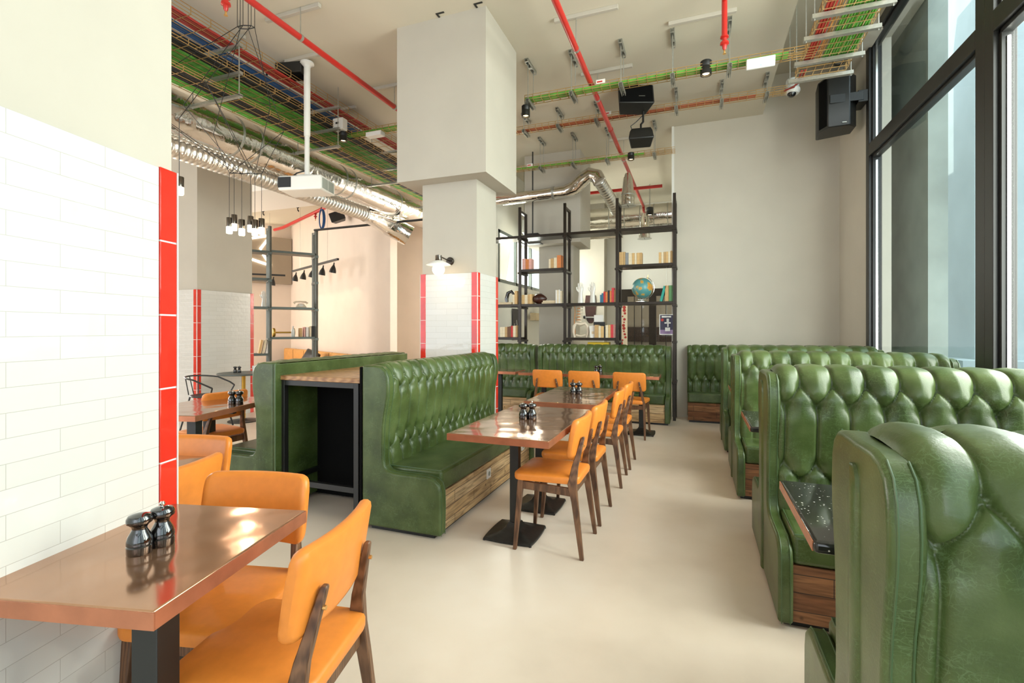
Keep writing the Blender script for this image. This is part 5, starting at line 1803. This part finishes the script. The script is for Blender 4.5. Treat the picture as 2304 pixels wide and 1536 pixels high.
# skateboard deck, cards and prints behind the shelves
t = thing('skateboard', 'dark skateboard deck hanging on the pale wall behind the bookcase', 'skateboard', (-2.49, 12.19, 1.86), 0)
t.scale = (1.45, 1.45, 1.45)
b = B()
b.prism([(-0.085, 0.24), (-0.10, 0.10), (-0.085, -0.12), (-0.06, -0.20), (-0.03, -0.24), (0.03, -0.24), (0.06, -0.20), (0.085, -0.12), (0.10, 0.10), (0.085, 0.24)], -0.006, 0.006, lambda p: (p[1], p[0], p[2]))
b.make('deck', 'football', t, bev=0.003)
for sx in (-1, 1):
    B().tube([(sx * 0.085, -0.035, -0.14), (sx * 0.115, -0.035, -0.14)], 0.026, 14).make('wheel', 'black', t)
B().box(-0.09, 0.09, -0.04, -0.006, -0.15, -0.13).make('truck', 'galv', t, smooth=False)
c2 = [o for o in SC.objects if o.name == 'column_2'][0]
t = thing('card_stand', 'white leaflet leaning on the low shelf left of the row of books', 'leaflet', (-1.52, YB + 0.05, 1.222), 0)
B().box(-0.05, 0.05, 0, 0.004, 0, 0.19).make('sheet', 'paper', t, smooth=False, rot=(R(-8), R(-8), 0))
B().box(-0.02, 0.02, -0.0015, 0.0, 0.06, 0.10).make('print_patch', 'page_block', t, smooth=False, rot=(R(-8), R(-8), 0))
t = thing('card_stand', 'small white card above the books on the low shelf', 'leaflet', (-1.47, YB + 0.22, 1.222), 0)
B().box(-0.075, 0.075, 0, 0.004, 0.24, 0.36).make('sheet', 'paper', t, smooth=False)
B().box(-0.08, 0.10, -0.01, 0.03, 0.0, 0.25).make('holder', 'black', t, smooth=False)
tag(B().box(-1.62, -1.28, 7.70, 7.85, 1.10, 1.148).make('yellow_board', 'yellow', smooth=False, bev=0.004), 'yellow strip just over the rear bench, under the low shelf', 'sign')
tag(B().box(-1.70, -1.15, 7.86, 7.9, 0.0, 1.10).make('sign_board_back', 'paper', smooth=False), 'white board behind the rear bench under the low shelf', 'board')
t = thing('poster', 'small dark event poster with a white figure and red badge by the last post', 'poster', (-0.425, YB + 0.16, 1.27), 0)
B().box(-0.105, 0.105, 0, 0.006, 0, 0.31).make('sheet', 'paper', t, smooth=False)
B().box(-0.095, 0.095, -0.0012, 0.0, 0.075, 0.30).make('print_patch', mat_plain('poster_navy', (0.035, 0.03, 0.06), 0.6), t, smooth=False)
B().box(-0.095, 0.095, -0.0012, 0.0, 0.012, 0.075).make('print_patch', mat_plain('poster_mauve', (0.25, 0.17, 0.30), 0.6), t, smooth=False)
b = B()
for x0, x1, z0, z1 in ((-0.07, 0.065, 0.262, 0.286), (0.0, 0.035, 0.185, 0.245), (-0.03, 0.06, 0.17, 0.19), (0.01, 0.03, 0.12, 0.17), (-0.02, 0.05, 0.055, 0.11)):
    b.box(x0, x1, -0.002, -0.001, z0, z1)
b.make('lettering', 'paper', t, smooth=False)
B().lathe([(0.022, 0), (0.022, 0.002)], (0, 0, 0), 20, Matrix.Translation((-0.062, -0.001, 0.225)) @ Matrix.Rotation(R(90), 4, 'X')).make('badge', 'cable_red', t, smooth=False)
B().tube([(0, 0.003, 0.31), (0, 0.003, 1.03)], 0.002, 5).make('hanging_wire', 'galv', t)
t = thing('wall_print', 'dark chalk poster on the white wall between column and bookcase', 'poster', (-3.435, 9.35, 1.42), R(90))
B().box(-0.24, 0.24, -0.012, -0.004, -0.28, 0.35).make('sheet', 'chalk', t, smooth=False)
b = B()
for a, c_ in (((-0.02, 0.12), (0.03, -0.02)), ((0.03, -0.02), (-0.05, -0.02)), ((-0.14, 0.05), (-0.13, -0.06)), ((-0.16, -0.18), (0.14, -0.18)), ((0.02, 0.04), (0.02, -0.08)), ((0.1, 0.1), (0.17, 0.05))):
    b.bar((a[0], -0.0135, a[1]), (c_[0], -0.0135, c_[1]), 0.012, 0.003)
b.make('chalk_marks', 'paper', t, smooth=False)
t = thing('tall_print', 'tall narrow patterned print on the edge of the glass door', 'poster', (-1.72, 12.50, 0.7), 0)
B().box(-0.10, 0.10, 0, 0.012, 0, 1.3).make('sheet', 'bone', t, smooth=False)
b = B()
random.seed(3)
for k in range(16):
    px, pz = random.uniform(-0.05, 0.05), 0.08 + k * 0.075
    b.lathe([(random.uniform(0.02, 0.045), 0), (0.02, 0.003)], (0, 0, 0), 9, Matrix.Translation((px, -0.0005, pz)) @ Matrix.Rotation(R(90), 4, 'X'))
b.make('print_pattern', 'cable_red', t, smooth=False)
for k, z in enumerate((1.66, 1.60)):
    pass
t = thing('wall_shelf', 'small light wood shelf on the white wall behind the first bay', 'shelf', (-3.39, 10.6, 1.55), R(90))
B().box(-0.5, 0.5, -0.12, 0.0, 0, 0.16).make('box', 'page_block', t, bev=0.004)
# air handling cassette next to the column
t = thing('ceiling_cassette', 'white ventilation cassette hanging high beside the column, left of the bookcase', 'air conditioner', (-3.0, 9.6, 3.25), R(10))
B().box(-0.30, 0.30, -0.5, 0.5, 0.0, 0.26).make('housing', 'clear', t, bev=0.01)
B().box(-0.27, 0.27, -0.46, 0.46, -0.012, 0.0).make('grille', 'steel_grey', t, smooth=False)
for sx in (-1, 1):
    B().tube([(sx * 0.27, -0.4, 0.26), (sx * 0.27, -0.4, 1.25)], 0.006, 6).make('drop_rod', 'galv', t)
t = thing('projector', 'black projector hanging below the cassette beside the bookcase', 'projector', (-2.72, 8.25, 2.98), 0)
B().box(-0.13, 0.13, -0.10, 0.10, -0.06, 0.06).make('body', 'black', t, bev=0.01)
B().tube([(0, 0, 0.06), (0, 0, 1.52)], 0.012, 8).make('pole', 'black', t)
B().box(-0.15, 0.17, -0.08, 0.08, -0.12, -0.105).make('tray', 'black', t, smooth=False)

# ================================================================== THE LOUNGE AT THE BACK LEFT
UX, UY = 0.60, 0.80             # direction of the grey shelf unit (about 37 degrees off the hall)
LP = [(-8.42, 6.62), (-7.88, 7.34), (-7.36, 8.035)]
t = thing('shelf_unit', 'grey-green steel shelf unit with open ladder posts in the lounge', 'shelf', (0, 0, 0))
nx_, ny_ = UY, -UX
dp = 0.28
for k, (x, y) in enumerate(LP):
    b = B()
    for q in (0, -dp):
        b.bar((x + nx_ * q, y + ny_ * q, 0), (x + nx_ * q, y + ny_ * q, 3.39), 0.05, 0.05)
    b.bar((x, y, 3.35), (x - nx_ * dp, y - ny_ * dp, 3.35), 0.045, 0.045)
    p = b.make('post', 'steel_grey', t, smooth=False)
    for z in (1.20, 1.80, 2.36, 2.90):
        B().bar((x + nx_ * 0.05, y + ny_ * 0.05, z - 0.05), (x - nx_ * (dp + 0.05), y - ny_ * (dp + 0.05), z - 0.05), 0.07, 0.05).make('shelf_clamp', 'steel_grey', p, smooth=False)
for k, zs in ((0, (1.80, 2.36, 2.90)), (1, (1.20, 1.80, 2.92))):
    (xa, ya), (xb, yb) = LP[k], LP[k + 1]
    for z in zs:
        q = [(xa - nx_ * (dp + 0.02) + UX * 0.03, ya - ny_ * (dp + 0.02) + UY * 0.03), (xb - nx_ * (dp + 0.02) - UX * 0.03, yb - ny_ * (dp + 0.02) - UY * 0.03), (xb + nx_ * 0.02 - UX * 0.03, yb + ny_ * 0.02 - UY * 0.03), (xa + nx_ * 0.02 + UX * 0.03, ya + ny_ * 0.02 + UY * 0.03)]
        B().loft([[Vector((*p, z - 0.045)) for p in q], [Vector((*p, z)) for p in q]]).make('shelf', 'steel_grey', t, smooth=False)
pipe_thing('thin black rail running from the grey shelf unit to the column', [(-7.33, 7.95, 3.385), (-3.3, 7.86, 3.385)], 0.022, (), 'rail', 'black', 'steel_rail')


def on_unit(k, f, z, q=-0.14):
    (xa, ya), (xb, yb) = LP[k], LP[k + 1]
    return (xa + (xb - xa) * f + nx_ * q, ya + (yb - ya) * f + ny_ * q, z)


RU = math.atan2(UY, UX)
glove_hand('white porcelain hand standing alone on the grey shelf unit in the lounge', *on_unit(0, 0.90, 1.80), R(40), 0.34)
t = thing('telephone', 'cream old-fashioned telephone on the grey shelf unit', 'telephone', on_unit(1, 0.68, 1.80), RU)
B().loft([[Vector((x * k, y * k, z)) for x, y in ((-0.10, -0.09), (0.10, -0.09), (0.10, 0.09), (-0.10, 0.09))] for z, k in ((0, 1.0), (0.02, 1.0), (0.07, 0.62), (0.085, 0.55))]).make('body', 'bone', t, bev=0.012)
B().tube([(-0.13, 0, 0.085), (-0.10, 0, 0.115), (0, 0, 0.125), (0.10, 0, 0.115), (0.13, 0, 0.085)], [0.028, 0.018, 0.014, 0.018, 0.028], 12).make('handset', 'bone', t)
B().lathe([(0.045, 0.0), (0.042, 0.008)], (0, 0, 0), 20, Matrix.Translation((0, -0.06, 0.05)) @ Matrix.Rotation(R(55), 4, 'X')).make('dial', 'paper', t)
t = thing('dumbbell', 'golden dumbbell with disc weights on the lower grey shelf', 'dumbbell', on_unit(1, 0.31, 1.20), RU)
B().tube([(-0.16, 0, 0.09), (0.16, 0, 0.09)], 0.016, 12).make('bar', 'gold', t)
for sx in (-1, 1):
    B().tube([(sx * 0.15, 0, 0.09), (sx * 0.165, 0, 0.09), (sx * 0.20, 0, 0.09), (sx * 0.21, 0, 0.09)], [0.07, 0.09, 0.09, 0.07], 24).make('weight', 'gold', t)
t = thing('bottle', 'clear plastic bottle next to the golden dumbbell', 'bottle', on_unit(1, 0.50, 1.20, -0.06), 0)
B().lathe([(0.034, 0), (0.036, 0.01), (0.036, 0.12), (0.03, 0.15), (0.013, 0.18), (0.013, 0.20)], seg=20).make('body', 'clear', t)
B().lathe([(0.015, 0.2), (0.015, 0.22)], seg=16).make('cap', 'plastic_white', t)
for k, (f, col, w_, h) in enumerate(((0.66, 'tan', 0.05, 0.18), (0.74, 'pink', 0.03, 0.20), (0.80, 'white', 0.05, 0.20), (0.87, 'cream', 0.04, 0.215), (0.93, 'black', 0.05, 0.22))):
    x, y, z = on_unit(1, f, 1.20, 0.0)
    book('%s book, %s from the left on the lower shelf of the lounge unit' % (col, ORD[k]), x, y, z, w_, 0.15, h, col, 'books on the grey shelf unit', rz=RU)
for k, (f, col) in enumerate(((0.80, 'yellowed'), (0.87, 'cream'), (0.94, 'white'))):
    x, y, z = on_unit(0, f, 0.88, 0.0)
    book('%s book leaning behind the left green bench end, %s of three' % (col, ORD[k]), x, y, z, 0.04, 0.16, 0.27, col, 'books low behind the left bench', lean=R(10), rz=RU)
(xa, ya), (xb, yb) = LP[0], LP[1]
B_low = [(xa - nx_ * 0.30 + UX * 0.03, ya - ny_ * 0.30 + UY * 0.03), (xb - nx_ * 0.30 - UX * 0.03, yb - ny_ * 0.30 - UY * 0.03), (xb - UX * 0.03, yb - UY * 0.03), (xa + UX * 0.03, ya + UY * 0.03)]
unit = [o for o in SC.objects if o.name == 'shelf_unit'][0]
B().loft([[Vector((*p, 0.835)) for p in B_low], [Vector((*p, 0.88)) for p in B_low]]).make('shelf', 'steel_grey', unit, smooth=False)

# mustard banquette along the pink wall
WA = math.atan2(8.318 - 11.65, -5.75 + 11.65)
t = thing('mustard_banquette', 'mustard leather banquette along the pink lounge wall, only its top edge showing', 'bench', (-11.45, 11.40, 0), WA)
Lw = 6.3
B().box(0.1, Lw, -0.20, -0.02, 0.40, 0.80).make('backrest', 'mustard', t, bev=0.05, seg=4)
B().box(0.1, Lw, -0.62, -0.20, 0.28, 0.44).make('seat', 'mustard', t, bev=0.04, seg=3)
B().box(0.15, Lw - 0.05, -0.56, -0.05, 0.0, 0.28).make('plinth', 'black', t, smooth=False)
for q in range(1, 7):
    B().tube([(0.1 + q * 0.95, -0.203, 0.45), (0.1 + q * 0.95, -0.203, 0.78), (0.1 + q * 0.95, -0.11, 0.803)], 0.005, 6).make('seam', 'walnut', t)
cu = pad(0.24, 0.24, 0.20, -0.06, 0.12, 'cushion', 'black', None, crown=0.03, rad=0.04)
cu.location = (-8.52, 9.10, 0.66)
cu.rotation_euler = (R(62), R(12), WA + R(10))
tag(cu, 'black striped cushion leaning on the mustard banquette', 'cushion')
b = B()
for q in range(9):
    b.box(-0.21 + q * 0.05, -0.20 + q * 0.05, -0.19, 0.19, 0.0645, 0.0665)
b.make('stripe', 'walnut', cu, smooth=False)


# track lights
def track(label, p, q, z0, heads, group):
    t = thing('track_light', label, 'lamp', (0, 0, 0), 0, group)
    P_, Q_ = Vector((*p, z0)), Vector((*q, z0))
    B().bar(P_, Q_, 0.045, 0.045).make('track', 'black', t, smooth=False)
    d = Q_ - P_
    for f in heads:
        c = P_ + d * f
        b = B()
        tilt = Matrix.Translation(c + Vector((0, 0, -0.05))) @ Matrix.Rotation(R(12), 4, 'Y')
        b.lathe([(0.014, 0.0), (0.016, -0.05), (0.030, -0.08), (0.055, -0.13), (0.072, -0.19), (0.074, -0.23), (0.066, -0.225), (0.05, -0.15), (0.001, -0.12)], seg=20, mtx=tilt)
        h = b.make('lamp_head', 'black', t)
        B().lathe([(0.060, -0.205), (0.001, -0.203)], seg=20, mtx=tilt).make('lamp_disc', 'led', h, smooth=False)
        l = bpy.data.lights.new('track_beam', 'SPOT')
        l.energy = 4
        l.color = (1, 0.80, 0.58)
        l.spot_size = R(80)
        l.shadow_soft_size = 0.05
        o = bpy.data.objects.new('track_beam', l)
        COL.objects.link(o)
        o.location = c + Vector((0, 0, -0.32))
        o.rotation_euler = (R(25), 0, WA)
    for f in (0.2, 0.8):
        c = P_ + d * f
        B().tube([c, (c.x, c.y, ZC)], 0.004, 5).make('drop_wire', 'galv', t)


track('black track with five cone spotlights along the pink lounge wall', (-9.95, 10.0), (-7.30, 8.62), 2.88, (0.10, 0.30, 0.50, 0.72, 0.93), 'track lights in the lounge')
track('black track with cone spotlights on the lounge side wall beyond the grey shelf', (-11.9, 9.0), (-10.55, 10.35), 2.83, (0.25, 0.85), 'track lights in the lounge')

# zigzag neon star
t = thing('neon_star', 'big glowing zigzag neon star on the taupe wall, cut off by the far pillar', 'neon sign', (0, 0, 0))
SD = Vector((0.49, 0.872, 0))
c0 = Vector((-12.25, 10.58, 3.69))
pts = []
for k in range(11):
    a = R(36 + 36 * k)
    rr = 0.77 if k % 2 == 0 else 0.32
    pts.append(c0 + SD * (rr * math.cos(a)) + Vector((0, 0, rr * math.sin(a))) + Vector((0.14, -0.08, 0)))
for a, c_ in zip(pts, pts[1:]):
    d = (c_ - a) * 0.03
    B().tube([a + d, c_ - d], 0.035, 10).make('neon_tube', 'neon', t)
b = B()
b.tube([pts[0] + Vector((0, 0, 0)), (pts[0].x - 0.18, pts[0].y + 0.1, pts[0].z)], 0.008, 6)
b.make('wall_fixing', 'galv', t)
# hoist hooks under the lounge ceiling
for k, (x, y, lab) in enumerate(((-9.6, 8.75, 'black hoist hook below the white bulkhead, left one'), (-8.55, 8.75, 'black hoist hook below the white bulkhead, middle one'), (-7.7, 8.75, 'black hoist hook below the white bulkhead, right one'))):
    t = thing('hoist_hook', lab, 'hook', (x, y, 4.18), 0, 'hooks in the lounge')
    B().sphere((0, 0, 0.0), 0.055, 14, (1, 0.5, 1)).make('pulley', 'black', t)
    B().tube([(0, 0, 0), (0, 0, 0.32)], 0.008, 6).make('drop_rod', 'black', t)
    B().tube([(0, 0, -0.03), (0, 0, -0.10), (0.03, 0, -0.13), (0.03, 0, -0.10)], 0.012, 8).make('hook', 'black', t)
t = thing('cable_coil', 'blue coil of cable hanging by the end of the black rail', 'cable', (-7.20, 8.0, 3.62), 0)
b = B()
for q in range(4):
    b.tube([(0.05 * math.cos(a) * (1 + 0.15 * q), 0.01 * q, 0.20 * math.sin(a)) for a in [2 * PI * i / 18 for i in range(19)]], 0.010, 6)
b.make('loops', 'cable_blue', t)
B().tube([(0, 0, 0.2), (0.02, 0, 0.34), (0.14, 0, 0.42), (0.14, 0, 0.88)], 0.008, 6).make('lead', 'cable_black', t)

for x, y, lab in ((-2.389, 4.300, 'small black L-shaped mark on the ceiling before the column head, left one'), (-1.973, 4.300, 'small black L-shaped mark on the ceiling at the corner of the column head')):
    b = B()
    b.box(x - 0.045, x + 0.045, y - 0.009, y + 0.009, ZC - 0.006, ZC).box(x - 0.045, x - 0.027, y + 0.009, y + 0.055, ZC - 0.006, ZC)
    tag(b.make('corner_bracket', 'black', smooth=False), lab, 'bracket', 'black marks on the ceiling')
